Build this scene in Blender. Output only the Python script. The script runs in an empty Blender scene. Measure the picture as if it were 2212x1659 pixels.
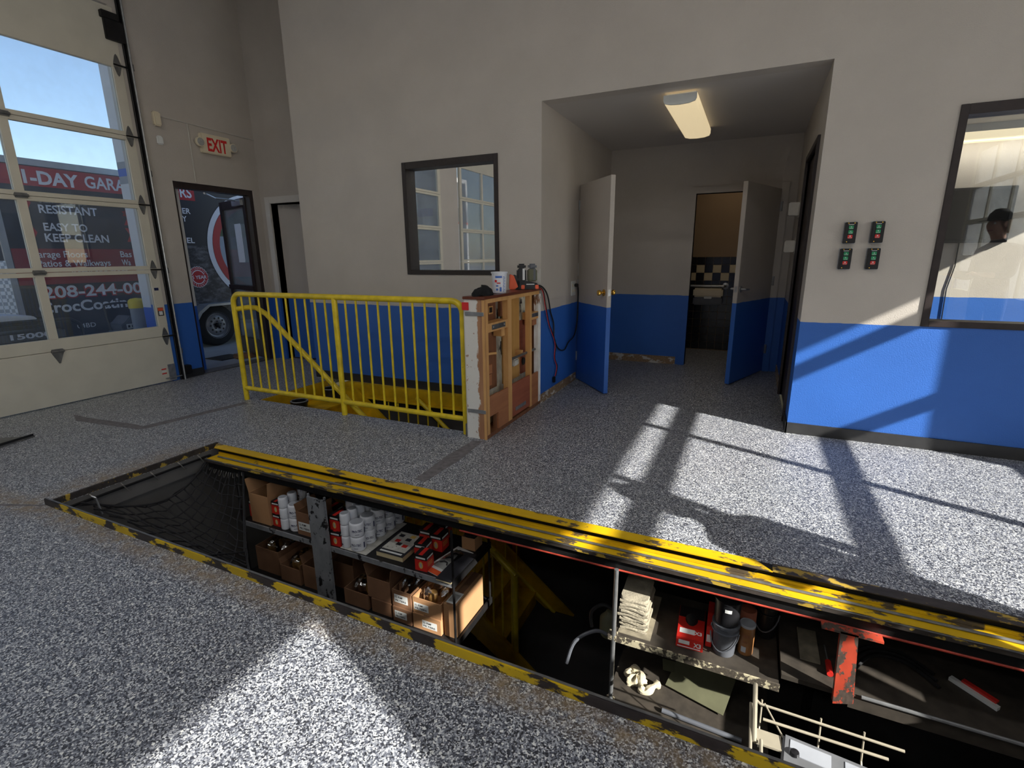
import bpy, bmesh, math, random
from mathutils import Vector, Matrix, Euler
PI = math.pi
random.seed(7)
sc = bpy.context.scene
COL = sc.collection

# ------------------------------------------------------------------ camera
YAW, PITCH, ROLL, FPX, EYE = 0.438892208, 0.247806766, -0.00957807991, 1092.98107, 1.35
cy_, sy_ = math.cos(YAW), math.sin(YAW)
fw = Vector((-sy_ * math.cos(PITCH), cy_ * math.cos(PITCH), -math.sin(PITCH)))
rt = Vector((cy_, sy_, 0)); up = rt.cross(fw)
r2 = rt * math.cos(ROLL) + up * math.sin(ROLL); u2 = -rt * math.sin(ROLL) + up * math.cos(ROLL)
cam = bpy.data.cameras.new('camera'); camo = bpy.data.objects.new('camera', cam); COL.objects.link(camo)
m = Matrix.Identity(4)
for i in range(3):
    m[i][0], m[i][1], m[i][2] = r2[i], u2[i], -fw[i]
m[2][3] = EYE
camo.matrix_world = m
cam.sensor_width = 36; cam.lens = FPX / 2212 * 36; cam.clip_start = .05; cam.clip_end = 400
sc.camera = camo

# ------------------------------------------------------------------ sky, sun, exposure
SUN_DIR = Vector((-1, .414, -.62)).normalized()
w = bpy.data.worlds.new('sky'); sc.world = w; w.use_nodes = True
nt = w.node_tree
sky = nt.nodes.new('ShaderNodeTexSky'); sky.sky_type = 'NISHITA'; sky.sun_disc = False
sky.sun_elevation = math.radians(30); sky.sun_rotation = math.radians(112.5); sky.air_density = 1.0; sky.dust_density = .35; sky.ozone_density = 1.8
bg = nt.nodes['Background']; bg.inputs[1].default_value = .165
nt.links.new(sky.outputs[0], bg.inputs[0])
sl = bpy.data.lights.new('sun', 'SUN'); sl.energy = 16.5; sl.angle = math.radians(.53); sl.color = (1, .94, .84)
so = bpy.data.objects.new('sun', sl); COL.objects.link(so); so.location = (12, -6, 9)
so.rotation_euler = SUN_DIR.to_track_quat('-Z', 'Y').to_euler()
FILL_W = 19.5
vs = sc.view_settings
vs.view_transform = 'Standard'; vs.look = 'None'; vs.gamma = 1; vs.exposure = 0; vs.use_curve_mapping = False
try:
    sc.cycles.max_bounces = 8; sc.cycles.diffuse_bounces = 5; sc.cycles.transparent_max_bounces = 16
    sc.cycles.sample_clamp_indirect = 6
except Exception:
    pass

# ------------------------------------------------------------------ materials
MATS = {}
def srgb(r, g, b):
    f = lambda c: (c / 255 / 12.92) if c / 255 <= .04045 else ((c / 255 + .055) / 1.055) ** 2.4
    return (f(r), f(g), f(b), 1)
class NB:
    def __init__(s, name):
        s.m = bpy.data.materials.new(name); s.m.use_nodes = True; s.t = s.m.node_tree
        s.b = s.t.nodes['Principled BSDF']; s.out = s.t.nodes['Material Output']; MATS[name] = s.m
        s.tc = None
    def n(s, typ, **kw):
        x = s.t.nodes.new(typ)
        for k, v in kw.items():
            if k.startswith('i_'):
                x.inputs[k[2:].replace('_', ' ')].default_value = v
            else:
                setattr(x, k, v)
        return x
    def l(s, a, b): s.t.links.new(a, b)
    def co(s, space='Object', scale=None):
        if space == 'World':
            o = s.n('ShaderNodeNewGeometry').outputs['Position']
        else:
            o = s.n('ShaderNodeTexCoord').outputs[space]
        if scale is not None:
            mp = s.n('ShaderNodeMapping'); mp.inputs['Scale'].default_value = scale; s.l(o, mp.inputs[0]); o = mp.outputs[0]
        return o
    def noise(s, co, scale, detail=3, rough=.5):
        x = s.n('ShaderNodeTexNoise'); x.inputs['Scale'].default_value = scale; x.inputs['Detail'].default_value = detail
        x.inputs['Roughness'].default_value = rough; s.l(co, x.inputs['Vector']); return x.outputs['Fac']
    def ramp(s, fac, stops, interp='LINEAR'):
        r = s.n('ShaderNodeValToRGB'); r.color_ramp.interpolation = interp; e = r.color_ramp.elements
        while len(e) < len(stops): e.new(.5)
        for k, (p, c) in enumerate(stops):
            e[k].position = p; e[k].color = c if len(c) == 4 else (*c, 1)
        s.l(fac, r.inputs[0]); return r.outputs[0]
    def mix(s, fac, a, b, blend='MIX'):
        x = s.n('ShaderNodeMix'); x.data_type = 'RGBA'; x.blend_type = blend
        for v, i in ((fac, 0), (a, 6), (b, 7)):
            if hasattr(v, 'is_linked'): s.l(v, x.inputs[i])
            else: x.inputs[i].default_value = v
        return x.outputs[2]
    def math(s, op, a, b=None):
        x = s.n('ShaderNodeMath'); x.operation = op
        for v, i in ((a, 0), (b, 1)):
            if v is None: continue
            if hasattr(v, 'is_linked'): s.l(v, x.inputs[i])
            else: x.inputs[i].default_value = v
        return x.outputs[0]
    def bump(s, h, strength=.2, dist=.01):
        x = s.n('ShaderNodeBump'); x.inputs['Strength'].default_value = strength; x.inputs['Distance'].default_value = dist
        s.l(h, x.inputs['Height']); s.l(x.outputs[0], s.b.inputs['Normal'])
    def col(s, c):
        if hasattr(c, 'is_linked'): s.l(c, s.b.inputs['Base Color'])
        else: s.b.inputs['Base Color'].default_value = c
    def set(s, rough=.6, metal=0, spec=None):
        s.b.inputs['Roughness'].default_value = rough; s.b.inputs['Metallic'].default_value = metal
        if spec is not None: s.b.inputs['Specular IOR Level'].default_value = spec
        return s.m

def plain(name, c, rough=.6, metal=0, var=.12, scale=14, bump=0, space='Object'):
    n = NB(name); co = n.co(space)
    f = n.noise(co, scale, 4)
    lo = tuple(x * (1 - var) for x in c[:3]); hi = tuple(min(1, x * (1 + var)) for x in c[:3])
    n.col(n.ramp(f, [(.3, lo), (.7, hi)]))
    if bump: n.bump(n.noise(co, scale * 4, 3), bump, .01)
    return n.set(rough, metal)

def chipped(name, top, under, thr=.5, scale=9, rough=.5, stretch=(1, 1, 1), metal=0):
    n = NB(name); co = n.co('World', stretch)
    f = n.noise(co, scale, 8, .62)
    k = n.ramp(f, [(thr - .015, (0, 0, 0)), (thr + .015, (1, 1, 1))])
    g = n.noise(co, scale * .6, 3)
    t2 = n.mix(n.ramp(g, [(.35, (0, 0, 0)), (.7, (1, 1, 1))]), tuple(x * .72 for x in top[:3]) + (1,), top)
    u2_ = n.mix(n.ramp(n.noise(co, scale * 3, 4), [(.3, (0, 0, 0)), (.75, (1, 1, 1))]), under, tuple(min(1, x * 1.9 + .004) for x in under[:3]) + (1,))
    n.col(n.mix(k, t2, u2_)); n.bump(k, .25, .002)
    return n.set(rough, metal)

def wood(name, c1, c2, scale=5, axis=2, rough=.65):
    n = NB(name); s = [scale * 4] * 3; s[axis] = scale * .35
    co = n.co('World', tuple(s))
    f = n.noise(co, 1, 6, .6)
    g = n.noise(n.co('World'), 7, 4)
    c = n.ramp(f, [(.3, c1), (.55, c2), (.75, c1)])
    n.col(n.mix(n.math('MULTIPLY', g, .5), c, tuple(x * .6 for x in c1[:3]) + (1,)))
    n.bump(f, .12, .003)
    return n.set(rough)

GREY = srgb(194, 186, 177); BLUE = srgb(48, 103, 188)
def two_tone(name='wall_paint_two_tone', GREY=GREY):
    n = NB(name); pos = n.co('World')
    sep = n.n('ShaderNodeSeparateXYZ'); n.l(pos, sep.inputs[0])
    wob = n.math('MULTIPLY', n.math('SUBTRACT', n.noise(pos, 9, 2), .5), .012)
    z = n.math('ADD', sep.outputs[2], wob)
    k = n.math('GREATER_THAN', z, .862)
    sm = n.noise(pos, 2.2, 5, .6)
    g = n.mix(n.ramp(sm, [(.35, (0, 0, 0)), (.75, (1, 1, 1))]), tuple(x * .9 for x in GREY[:3]) + (1,), GREY)
    b = n.mix(n.ramp(sm, [(.3, (0, 0, 0)), (.8, (1, 1, 1))]), tuple(x * .88 for x in BLUE[:3]) + (1,), BLUE)
    n.col(n.mix(k, b, g))
    n.bump(n.noise(pos, 130, 3, .55), .32, .006)
    return n.set(.52)
two_tone(); two_tone('frame_paint_two_tone', srgb(214, 210, 204))
def flakes():
    n = NB('floor_flake_epoxy'); pos = n.co('World')
    v = n.n('ShaderNodeTexVoronoi'); v.inputs['Scale'].default_value = 230; n.l(pos, v.inputs['Vector'])
    sp = n.n('ShaderNodeSeparateColor'); n.l(v.outputs['Color'], sp.inputs[0])
    a = n.ramp(sp.outputs[0], [(0, srgb(38, 40, 47)), (.20, srgb(82, 85, 96)), (.44, srgb(126, 130, 140)), (.68, srgb(178, 181, 187)), (.86, srgb(226, 227, 227))], 'CONSTANT')
    v2 = n.n('ShaderNodeTexVoronoi'); v2.inputs['Scale'].default_value = 150; n.l(pos, v2.inputs['Vector'])
    sp2 = n.n('ShaderNodeSeparateColor'); n.l(v2.outputs['Color'], sp2.inputs[0])
    k2 = n.math('GREATER_THAN', sp2.outputs[1], .86)
    a = n.mix(k2, a, n.ramp(sp2.outputs[0], [(0, srgb(52, 54, 62)), (.5, srgb(160, 162, 168)), (.8, srgb(236, 236, 232))], 'CONSTANT'))
    big = n.noise(pos, 1.1, 5, .6)
    a = n.mix(n.ramp(big, [(.35, (0, 0, 0)), (.75, (.14, .14, .14))]), a, srgb(104, 104, 108))
    # brown scuffing at the left end of the pit and rusty dirt along its lip
    sx = n.n('ShaderNodeSeparateXYZ'); n.l(pos, sx.inputs[0])
    ex = n.math('SUBTRACT', 1, n.math('MULTIPLY', n.math('ABSOLUTE', n.math('ADD', sx.outputs[0], 3.62)), 4.5))
    ey = n.math('SUBTRACT', 1.35, n.math('MULTIPLY', n.math('ABSOLUTE', n.math('SUBTRACT', sx.outputs[1], 1.75)), 1.7))
    e = n.math('MULTIPLY', n.math('MAXIMUM', ex, 0), n.math('MINIMUM', n.math('MAXIMUM', ey, 0), 1))
    nf = n.ramp(n.noise(pos, 14, 6, .7), [(.35, (0, 0, 0)), (.65, (1, 1, 1))])
    ey2 = n.math('SUBTRACT', 1, n.math('MULTIPLY', n.math('ABSOLUTE', n.math('SUBTRACT', sx.outputs[1], 1.20)), 11))
    e2 = n.math('MULTIPLY', n.math('MAXIMUM', ey2, 0), n.math('LESS_THAN', sx.outputs[0], 1.6))
    tot = n.math('MINIMUM', n.math('MULTIPLY', n.math('ADD', e, e2), nf), .8)
    a = n.mix(tot, a, srgb(136, 116, 88))
    n.col(a); n.bump(sp.outputs[0], .28, .003)
    return n.set(.42)
flakes()
plain('floor_bare_strip', srgb(112, 108, 110), .7, var=.3, scale=30, space='World')
plain('white_paint', srgb(196, 192, 184), .55, var=.05, bump=.04)
plain('door_cream', srgb(206, 200, 184), .5, var=.04, scale=6)
plain('ceiling_paint', srgb(206, 203, 198), .8, var=.05, scale=3)
plain('brown_frame', srgb(46, 37, 36), .42, var=.2, scale=20)
chipped('brown_frame_chipped', srgb(50, 41, 39), srgb(120, 110, 104), .70, 70, .45)
plain('black_rubber', srgb(30, 30, 33), .6, var=.2)
plain('baseboard_black', srgb(46, 46, 47), .45, var=.15)
chipped('baseboard_stripped', srgb(206, 203, 196), srgb(118, 96, 72), .46, 12, .7, (1, 1, 2))
chipped('yellow_rail_paint', srgb(238, 208, 40), srgb(70, 60, 40), .72, 20, .38)
MATS['yellow_rail_paint'].node_tree.nodes['Principled BSDF'].inputs['Roughness'].default_value = .36
chipped('yellow_chipped', srgb(214, 180, 24), srgb(38, 32, 32), .505, 8, .5, (.7, 1, 1.6))
chipped('yellow_chipped_dark', srgb(190, 158, 60), srgb(48, 42, 38), .44, 13, .55, (.5, 1, 1))
chipped('yellow_worn', srgb(226, 182, 18), srgb(70, 60, 46), .59, 9, .45, (.5, 1, 1))
plain('yellow_dirty', srgb(206, 164, 14), .5, var=.25, scale=7)
plain('steel_black', srgb(26, 25, 26), .5, .2, var=.4, scale=20)
plain('steel_grey', srgb(120, 120, 120), .45, .6, var=.25, scale=22)
plain('zinc', srgb(176, 178, 180), .35, .8, var=.15, scale=25)
chipped('post_painted', srgb(140, 142, 146), srgb(26, 26, 28), .59, 22, .5, (1, 1, .7))
chipped('orange_red_post', srgb(200, 76, 52), srgb(66, 56, 50), .50, 22, .55, (1, 1, .6))
plain('red_pipe', srgb(168, 60, 44), .5, var=.35, scale=18)
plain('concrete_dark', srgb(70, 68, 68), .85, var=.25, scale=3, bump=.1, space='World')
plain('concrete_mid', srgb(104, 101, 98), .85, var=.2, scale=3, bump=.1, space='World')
plain('concrete_out', srgb(150, 152, 156), .85, var=.12, scale=2.2, bump=.05, space='World')
plain('cardboard', srgb(176, 132, 92), .8, var=.07, scale=5)
plain('cardboard_old', srgb(128, 92, 66), .85, var=.14, scale=6)
plain('label_white', srgb(218, 220, 218), .6, var=.03)
plain('print_dark', srgb(40, 40, 46), .6, var=.05)
plain('print_navy', srgb(30, 40, 86), .5, var=.05)
plain('can_white', srgb(224, 226, 232), .3, var=.03)
plain('can_top', srgb(176, 180, 188), .35, .2, var=.05)
plain('box_red', srgb(196, 40, 32), .5, var=.06)
plain('box_black', srgb(28, 26, 28), .5, var=.1)
plain('gold_print', srgb(214, 176, 90), .5, var=.1)
plain('plastic_black', srgb(28, 28, 31), .38, var=.15)
plain('plastic_grey', srgb(92, 95, 102), .4, var=.1)
plain('orange_plastic', srgb(224, 92, 52), .4, var=.08)
plain('cloth_black', srgb(20, 20, 22), .95, var=.3, scale=40, bump=.3)
plain('cloth_rag', srgb(150, 142, 124), .95, var=.15, scale=30, bump=.35)
plain('cloth_white', srgb(186, 176, 150), .95, var=.1, scale=18, bump=.3)
plain('paper_white', srgb(226, 228, 236), .7, var=.02)
chipped('paper_mat', srgb(206, 204, 196), srgb(110, 106, 98), .63, 30, .8)
wood('wood_stud', srgb(206, 152, 92), srgb(222, 172, 110), 5, 2)
wood('wood_ply', srgb(190, 140, 72), srgb(208, 160, 92), 3, 2)
wood('wood_dark', srgb(116, 72, 46), srgb(142, 92, 60), 4, 2)
wood('wood_mid', srgb(160, 100, 66), srgb(182, 122, 82), 4, 1)
wood('wood_red', srgb(150, 80, 58), srgb(168, 96, 70), 4, 1)
wood('wood_cap', srgb(92, 48, 34), srgb(122, 66, 44), 4, 1, .35)
chipped('peeling_white', srgb(160, 116, 86), srgb(218, 214, 206), .46, 4.5, .7, (1.6, 1, .5))
chipped('peeling_white_inner', srgb(70, 64, 58), srgb(196, 192, 176), .40, 9, .75, (1, 1, .5))
plain('brass', srgb(214, 170, 80), .25, .9, var=.1)
plain('red_ink', srgb(214, 38, 40), .5, var=.03)
plain('wrap_red', srgb(176, 30, 44), .4, var=.06, scale=3)
plain('wrap_white', srgb(226, 230, 240), .45, var=.03)
plain('wrap_red_dark', srgb(140, 22, 40), .4, var=.1, scale=3)
def wrap():
    n = NB('wrap_black'); co = n.co('World')
    f = n.noise(n.co('World', (1, 1, 2.2)), 7, 6, .7)
    sp = n.n('ShaderNodeSeparateXYZ'); n.l(co, sp.inputs[0])
    k = n.math('MULTIPLY', n.math('LESS_THAN', sp.outputs[2], 1.55), n.math('GREATER_THAN', sp.outputs[1], 4.75))
    n.col(n.mix(n.math('MULTIPLY', k, n.ramp(f, [(.45, (0, 0, 0)), (.75, (1, 1, 1))])), srgb(36, 38, 50), srgb(118, 120, 130)))
    return n.set(.4)
wrap()
plain('aluminium', srgb(190, 194, 200), .35, .7, var=.08)
def diamond():
    n = NB('diamond_plate'); co = n.co('World', (1, 1, 1))
    ch = n.n('ShaderNodeTexChecker'); ch.inputs['Scale'].default_value = 24; n.l(co, ch.inputs[0])
    n.col(n.mix(ch.outputs['Fac'], srgb(150, 158, 172), srgb(206, 212, 224))); n.bump(ch.outputs['Fac'], .5, .01)
    return n.set(.35, .6)
diamond()
plain('tyre', srgb(34, 34, 36), .8, var=.15)
plain('rim_grey', srgb(142, 144, 150), .4, .3, var=.08)
plain('bollard_yellow', srgb(236, 206, 40), .45, var=.05)
plain('bollard_grey', srgb(150, 152, 158), .6, var=.06)
plain('exterior_white', srgb(222, 222, 224), .7, var=.05, scale=3, bump=.05)
plain('exterior_blue', srgb(40, 96, 196), .6, var=.05)
plain('exterior_band', srgb(150, 154, 160), .6, var=.05)
plain('lens_clear', srgb(190, 190, 186), .25, .3, var=.1, scale=80)
plain('beige_plastic', srgb(222, 210, 184), .5, var=.03)
plain('green_button', srgb(30, 150, 96), .4, var=.05)
plain('red_button', srgb(214, 44, 40), .4, var=.05)
plain('tile_black', srgb(20, 21, 26), .18, var=.15)
plain('tile_cream', srgb(206, 190, 152), .25, var=.05)
plain('restroom_wall', srgb(150, 126, 98), .7, var=.04, scale=3)
plain('net_rope', srgb(34, 33, 36), .9, var=.3, scale=40)
plain('chain_steel', srgb(140, 136, 130), .4, .7, var=.2)
plain('cord_black', srgb(22, 22, 24), .5, var=.1)
plain('cord_red', srgb(176, 40, 44), .5, var=.1)
plain('skin', srgb(196, 146, 120), .55, var=.06)
plain('shirt_dark', srgb(46, 48, 56), .9, var=.15)
plain('jeans', srgb(58, 66, 92), .9, var=.15)
plain('hair_fair', srgb(168, 140, 100), .7, var=.2, scale=30)
plain('leaf_green', srgb(74, 92, 50), .8, var=.4, scale=2)
plain('bark', srgb(86, 70, 56), .9, var=.2)
plain('tan_stucco', srgb(214, 196, 150), .8, var=.05, scale=1)
plain('car_paint', srgb(60, 74, 92), .25, .3, var=.05)
plain('car_glass', srgb(26, 30, 36), .1, .0, var=.05)
plain('asphalt', srgb(112, 112, 116), .9, var=.12, scale=2, space='World')
plain('screen_black', srgb(14, 15, 18), .2, var=.05)
plain('office_floor', srgb(116, 112, 108), .6, var=.1)
plain('coffee_tin', srgb(146, 100, 60), .4, var=.25, scale=12)
plain('wire_cream', srgb(166, 158, 140), .45, .1, var=.1)
plain('tray_olive', srgb(92, 92, 70), .6, var=.2, scale=8)
plain('case_silver', srgb(132, 134, 138), .3, .4, var=.1)
plain('bag_plastic', srgb(190, 190, 188), .2, var=.1, scale=30)

def glass(name, refl, tint=(1, 1, 1, 1), rough=.0, dust=0):
    n = NB(name); t = n.t
    tr = n.n('ShaderNodeBsdfTransparent'); tr.inputs[0].default_value = tint
    gl = n.n('ShaderNodeBsdfGlossy'); gl.inputs['Roughness'].default_value = rough; gl.inputs[0].default_value = (.97, .98, .98, 1)
    lw = n.n('ShaderNodeFresnel'); lw.inputs[0].default_value = 1.45
    f = n.math('MINIMUM', n.math('ADD', lw.outputs[0], refl), .95)
    mx = n.n('ShaderNodeMixShader'); n.l(f, mx.inputs[0]); n.l(tr.outputs[0], mx.inputs[1]); n.l(gl.outputs[0], mx.inputs[2])
    if dust:
        tl_ = n.n('ShaderNodeBsdfTranslucent'); tl_.inputs[0].default_value = (.8, .82, .85, 1); m3 = n.n('ShaderNodeMixShader')
        n.l(n.math('MULTIPLY', n.noise(n.co('World'), 5, 5, .7), dust * 2), m3.inputs[0]); n.l(mx.outputs[0], m3.inputs[1]); n.l(tl_.outputs[0], m3.inputs[2]); mx = m3
    n.l(mx.outputs[0], n.out.inputs[0]); return n.m
glass('glass_clear', .0, (.95, .965, .98, 1), 0, .06)
glass('glass_mirror_tint', .92, (.5, .52, .5, 1))
glass('glass_office', .07, (.85, .87, .86, 1))
glass('plastic_film', .12, (.8, .8, .8, 1), .12)
def emit(name, c, s):
    n = NB(name); n.col(c); n.b.inputs['Emission Color'].default_value = c; n.b.inputs['Emission Strength'].default_value = s
    return n.set(.4)
emit('lamp_diffuser', srgb(255, 232, 186), .62)
emit('fill_tube', (1, .97, .92, 1), 6.0)
emit('office_tube', srgb(255, 236, 200), 1.1)
emit('led_red', (1, .05, .03, 1), .6)

# ------------------------------------------------------------------ mesh helpers
def origin(o):
    v = Vector((0, 0, 0))
    while o is not None:
        v = v + o.location; o = o.parent
    return v
class G:
    def __init__(s): s.v = []; s.f = []
    def box(s, x0, x1, y0, y1, z0, z1):
        b = len(s.v)
        s.v += [(x0, y0, z0), (x1, y0, z0), (x1, y1, z0), (x0, y1, z0), (x0, y0, z1), (x1, y0, z1), (x1, y1, z1), (x0, y1, z1)]
        s.f += [tuple(b + i for i in q) for q in ((0, 3, 2, 1), (4, 5, 6, 7), (0, 1, 5, 4), (1, 2, 6, 5), (2, 3, 7, 6), (3, 0, 4, 7))]
        return s
    def obox(s, c, size, rz=0, ry=0, rx=0):
        M_ = Euler((rx, ry, rz)).to_matrix(); b = len(s.v); h = [q / 2 for q in size]
        for p in ((-1, -1, -1), (1, -1, -1), (1, 1, -1), (-1, 1, -1), (-1, -1, 1), (1, -1, 1), (1, 1, 1), (-1, 1, 1)):
            s.v.append(tuple(Vector(c) + M_ @ Vector((p[0] * h[0], p[1] * h[1], p[2] * h[2]))))
        s.f += [tuple(b + i for i in q) for q in ((0, 3, 2, 1), (4, 5, 6, 7), (0, 1, 5, 4), (1, 2, 6, 5), (2, 3, 7, 6), (3, 0, 4, 7))]
        return s
    def cyl(s, p0, p1, r0, r1=None, n=14, cap=True):
        return s.tube([p0, p1], r0, n, cap, r1)
    def tube(s, path, r, n=10, cap=True, rend=None, closed=False):
        P = [Vector(p) for p in path]; N = len(P); rings = []
        prev = None
        for i in range(N):
            if closed: d = (P[(i + 1) % N] - P[i - 1]).normalized()
            elif i == 0: d = (P[1] - P[0]).normalized()
            elif i == N - 1: d = (P[-1] - P[-2]).normalized()
            else: d = ((P[i + 1] - P[i]).normalized() + (P[i] - P[i - 1]).normalized()).normalized()
            if prev is None:
                a = Vector((0, 0, 1)) if abs(d.z) < .9 else Vector((1, 0, 0))
            else: a = prev
            u = (a - d * a.dot(d)).normalized(); prev = u; v = d.cross(u)
            rr = r[i] if isinstance(r, (list, tuple)) else (r if rend is None else r + (rend - r) * i / (N - 1))
            b = len(s.v); rings.append(b)
            for k in range(n):
                t = 2 * PI * k / n
                s.v.append(tuple(P[i] + (u * math.cos(t) + v * math.sin(t)) * rr))
        for i in range(N if closed else N - 1):
            a, b = rings[i], rings[(i + 1) % N]
            for k in range(n):
                s.f.append((a + k, a + (k + 1) % n, b + (k + 1) % n, b + k))
        if cap and not closed:
            s.f.append(tuple(rings[0] + k for k in reversed(range(n)))); s.f.append(tuple(rings[-1] + k for k in range(n)))
        return s
    def lathe(s, prof, c=(0, 0, 0), n=20, axis='z', cap=True):
        rings = []
        for r, h in prof:
            rings.append(len(s.v))
            for k in range(n):
                t = 2 * PI * k / n; a, b_ = r * math.cos(t), r * math.sin(t)
                p = (a, b_, h) if axis == 'z' else ((h, a, b_) if axis == 'x' else (b_, h, a))
                s.v.append((p[0] + c[0], p[1] + c[1], p[2] + c[2]))
        for i in range(len(rings) - 1):
            a, b = rings[i], rings[i + 1]
            for k in range(n): s.f.append((a + k, a + (k + 1) % n, b + (k + 1) % n, b + k))
        if cap:
            s.f.append(tuple(rings[0] + k for k in reversed(range(n)))); s.f.append(tuple(rings[-1] + k for k in range(n)))
        return s
    def prism(s, poly, axis, a0, a1):
        b = len(s.v); n = len(poly)
        def P(p, a): return (a, p[0], p[1]) if axis == 'x' else ((p[0], a, p[1]) if axis == 'y' else (p[0], p[1], a))
        for p in poly: s.v.append(P(p, a0))
        for p in poly: s.v.append(P(p, a1))
        s.f.append(tuple(b + i for i in reversed(range(n)))); s.f.append(tuple(b + n + i for i in range(n)))
        for i in range(n): s.f.append((b + i, b + (i + 1) % n, b + n + (i + 1) % n, b + n + i))
        return s
    def grid(s, fn, nu, nv):
        b = len(s.v)
        for i in range(nu + 1):
            for j in range(nv + 1): s.v.append(tuple(fn(i / nu, j / nv)))
        for i in range(nu):
            for j in range(nv):
                a = b + i * (nv + 1) + j; s.f.append((a, a + 1, a + nv + 2, a + nv + 1))
        return s
    def mesh(s, name, off=Vector((0, 0, 0)), smooth=False, bevel=0, angle=40):
        me = bpy.data.meshes.new(name)
        me.from_pydata([tuple(Vector(v) - off) for v in s.v], [], s.f)
        bm = bmesh.new(); bm.from_mesh(me)
        if bevel:
            bmesh.ops.bevel(bm, geom=[e for e in bm.edges if len(e.link_faces) == 2 and e.calc_face_angle(0) > .5], offset=bevel, segments=2, affect='EDGES', clamp_overlap=True)
        bmesh.ops.recalc_face_normals(bm, faces=bm.faces); bm.to_mesh(me); bm.free()
        if smooth or bevel:
            for p in me.polygons: p.use_smooth = True
            me.set_sharp_from_angle(angle=math.radians(angle))
        return me
    def build(s, name, mat, parent=None, smooth=False, bevel=0, angle=40, label=None):
        loc = None
        if parent is None:
            xs = [v[0] for v in s.v]; ys = [v[1] for v in s.v]; zs = [v[2] for v in s.v]
            off = Vector(((min(xs) + max(xs)) / 2, (min(ys) + max(ys)) / 2, min(zs)))
        else: off = origin(parent)
        me = s.mesh(name, off, smooth, bevel, angle)
        me.materials.append(MATS[mat])
        o = bpy.data.objects.new(name, me); COL.objects.link(o)
        if parent is None: o.location = off
        else: o.parent = parent
        if label: o['label'] = label
        return o
def bx(*a): return G().box(*a)
def empty(name, loc=(0, 0, 0)):
    o = bpy.data.objects.new(name, None); COL.objects.link(o); o.location = loc; o.empty_display_size = .1; return o
def tag(o, label, cat, group=None, kind=None):
    o['label'] = label; o['category'] = cat
    if group: o['group'] = group
    if kind: o['kind'] = kind
    return o
def struct(o, label, cat): return tag(o, label, cat, None, 'structure')
def copy_tree(o, parent=None):
    c = o.copy(); COL.objects.link(c)
    if parent is not None: c.parent = parent
    for ch in list(o.children): copy_tree(ch, c)
    return c
def text(s, name, mat, size, loc, rot, parent=None, align='LEFT', ext=.001, sx=1, bold=0, label=None):
    cu = bpy.data.curves.new(name, 'FONT'); cu.body = s; cu.size = size; cu.extrude = ext; cu.align_x = align; cu.offset = bold; cu.resolution_u = 3
    to = bpy.data.objects.new(name, cu)
    me = bpy.data.meshes.new_from_object(to); bpy.data.objects.remove(to); bpy.data.curves.remove(cu)
    R_ = Euler(rot).to_matrix(); off = origin(parent) if parent is not None else Vector((0, 0, 0))
    for v in me.vertices:
        v.co = R_ @ Vector((v.co.x * sx, v.co.y, v.co.z)) + Vector(loc) - off
    me.materials.clear(); me.materials.append(MATS[mat]); me.name = name
    o = bpy.data.objects.new(name, me); COL.objects.link(o)
    if parent is not None: o.parent = parent
    if label: o['label'] = label
    return o
def fit_text(s, name, mat, u0, u1, h, loc_fn, rot, parent, bold=0, ext=.001, label=None):
    """text scaled so its width is u1-u0 and cap height h; loc_fn(u) gives the 3-D start"""
    cu = bpy.data.curves.new(name, 'FONT'); cu.body = s; cu.size = 1; cu.extrude = 0; cu.offset = bold; cu.resolution_u = 3
    to = bpy.data.objects.new(name, cu); me = bpy.data.meshes.new_from_object(to); bpy.data.objects.remove(to); bpy.data.curves.remove(cu)
    xs = [v.co.x for v in me.vertices]; x0, x1 = min(xs), max(xs); ys = [v.co.y for v in me.vertices]; caph = .73 + 2 * bold
    R_ = Euler(rot).to_matrix(); off = origin(parent)
    for v in me.vertices:
        v.co = R_ @ Vector(((v.co.x - x0) / (x1 - x0) * (u1 - u0), v.co.y / caph * h, 0)) + Vector(loc_fn) - off
    me.materials.clear(); me.materials.append(MATS[mat]); me.name = name
    o = bpy.data.objects.new(name, me); COL.objects.link(o); o.parent = parent
    if label: o['label'] = label
    return o
ROT_X = (PI / 2, 0, PI / 2)      # reads along +Y, faces +X
ROT_Y = (PI / 2, 0, 0)           # reads along +X, faces -Y
def rects(lo, hi, zlo, zhi, holes):
    """split a rectangle around rectangular holes -> list of rects"""
    us = sorted({lo, hi, *[h[0] for h in holes], *[h[1] for h in holes]}); us = [u for u in us if lo <= u <= hi]
    vs_ = sorted({zlo, zhi, *[h[2] for h in holes], *[h[3] for h in holes]}); vs_ = [v for v in vs_ if zlo <= v <= zhi]
    out = []
    for a, b in zip(us, us[1:]):
        run = None
        for c, d in zip(vs_, vs_[1:]):
            mu, mv = (a + b) / 2, (c + d) / 2
            solid = not any(h[0] < mu < h[1] and h[2] < mv < h[3] for h in holes)
            if solid:
                if run and abs(run[1] - c) < 1e-6: run[1] = d
                else:
                    if run: out.append((a, b, run[0], run[1]))
                    run = [c, d]
            elif run: out.append((a, b, run[0], run[1])); run = None
        if run: out.append((a, b, run[0], run[1]))
    return out
def wall(name, axis, p0, p1, lo, hi, zlo, zhi, holes, mat):
    g = G()
    for a, b, c, d in rects(lo, hi, zlo, zhi, holes):
        if axis == 'x': g.box(p0, p1, a, b, c, d)
        elif axis == 'y': g.box(a, b, p0, p1, c, d)
        else: g.box(a, b, c, d, p0, p1)
    return g.build(name, mat)

# ================================================================== SETTING
YW = 4.27; XL = -5.90; XR = 3.71; CEIL = 4.6
TT = 'wall_paint_two_tone'
PIT = (-3.52, 1.56, 1.265, 2.30); WELL = (-4.30, -1.90, 3.29, YW)
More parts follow.
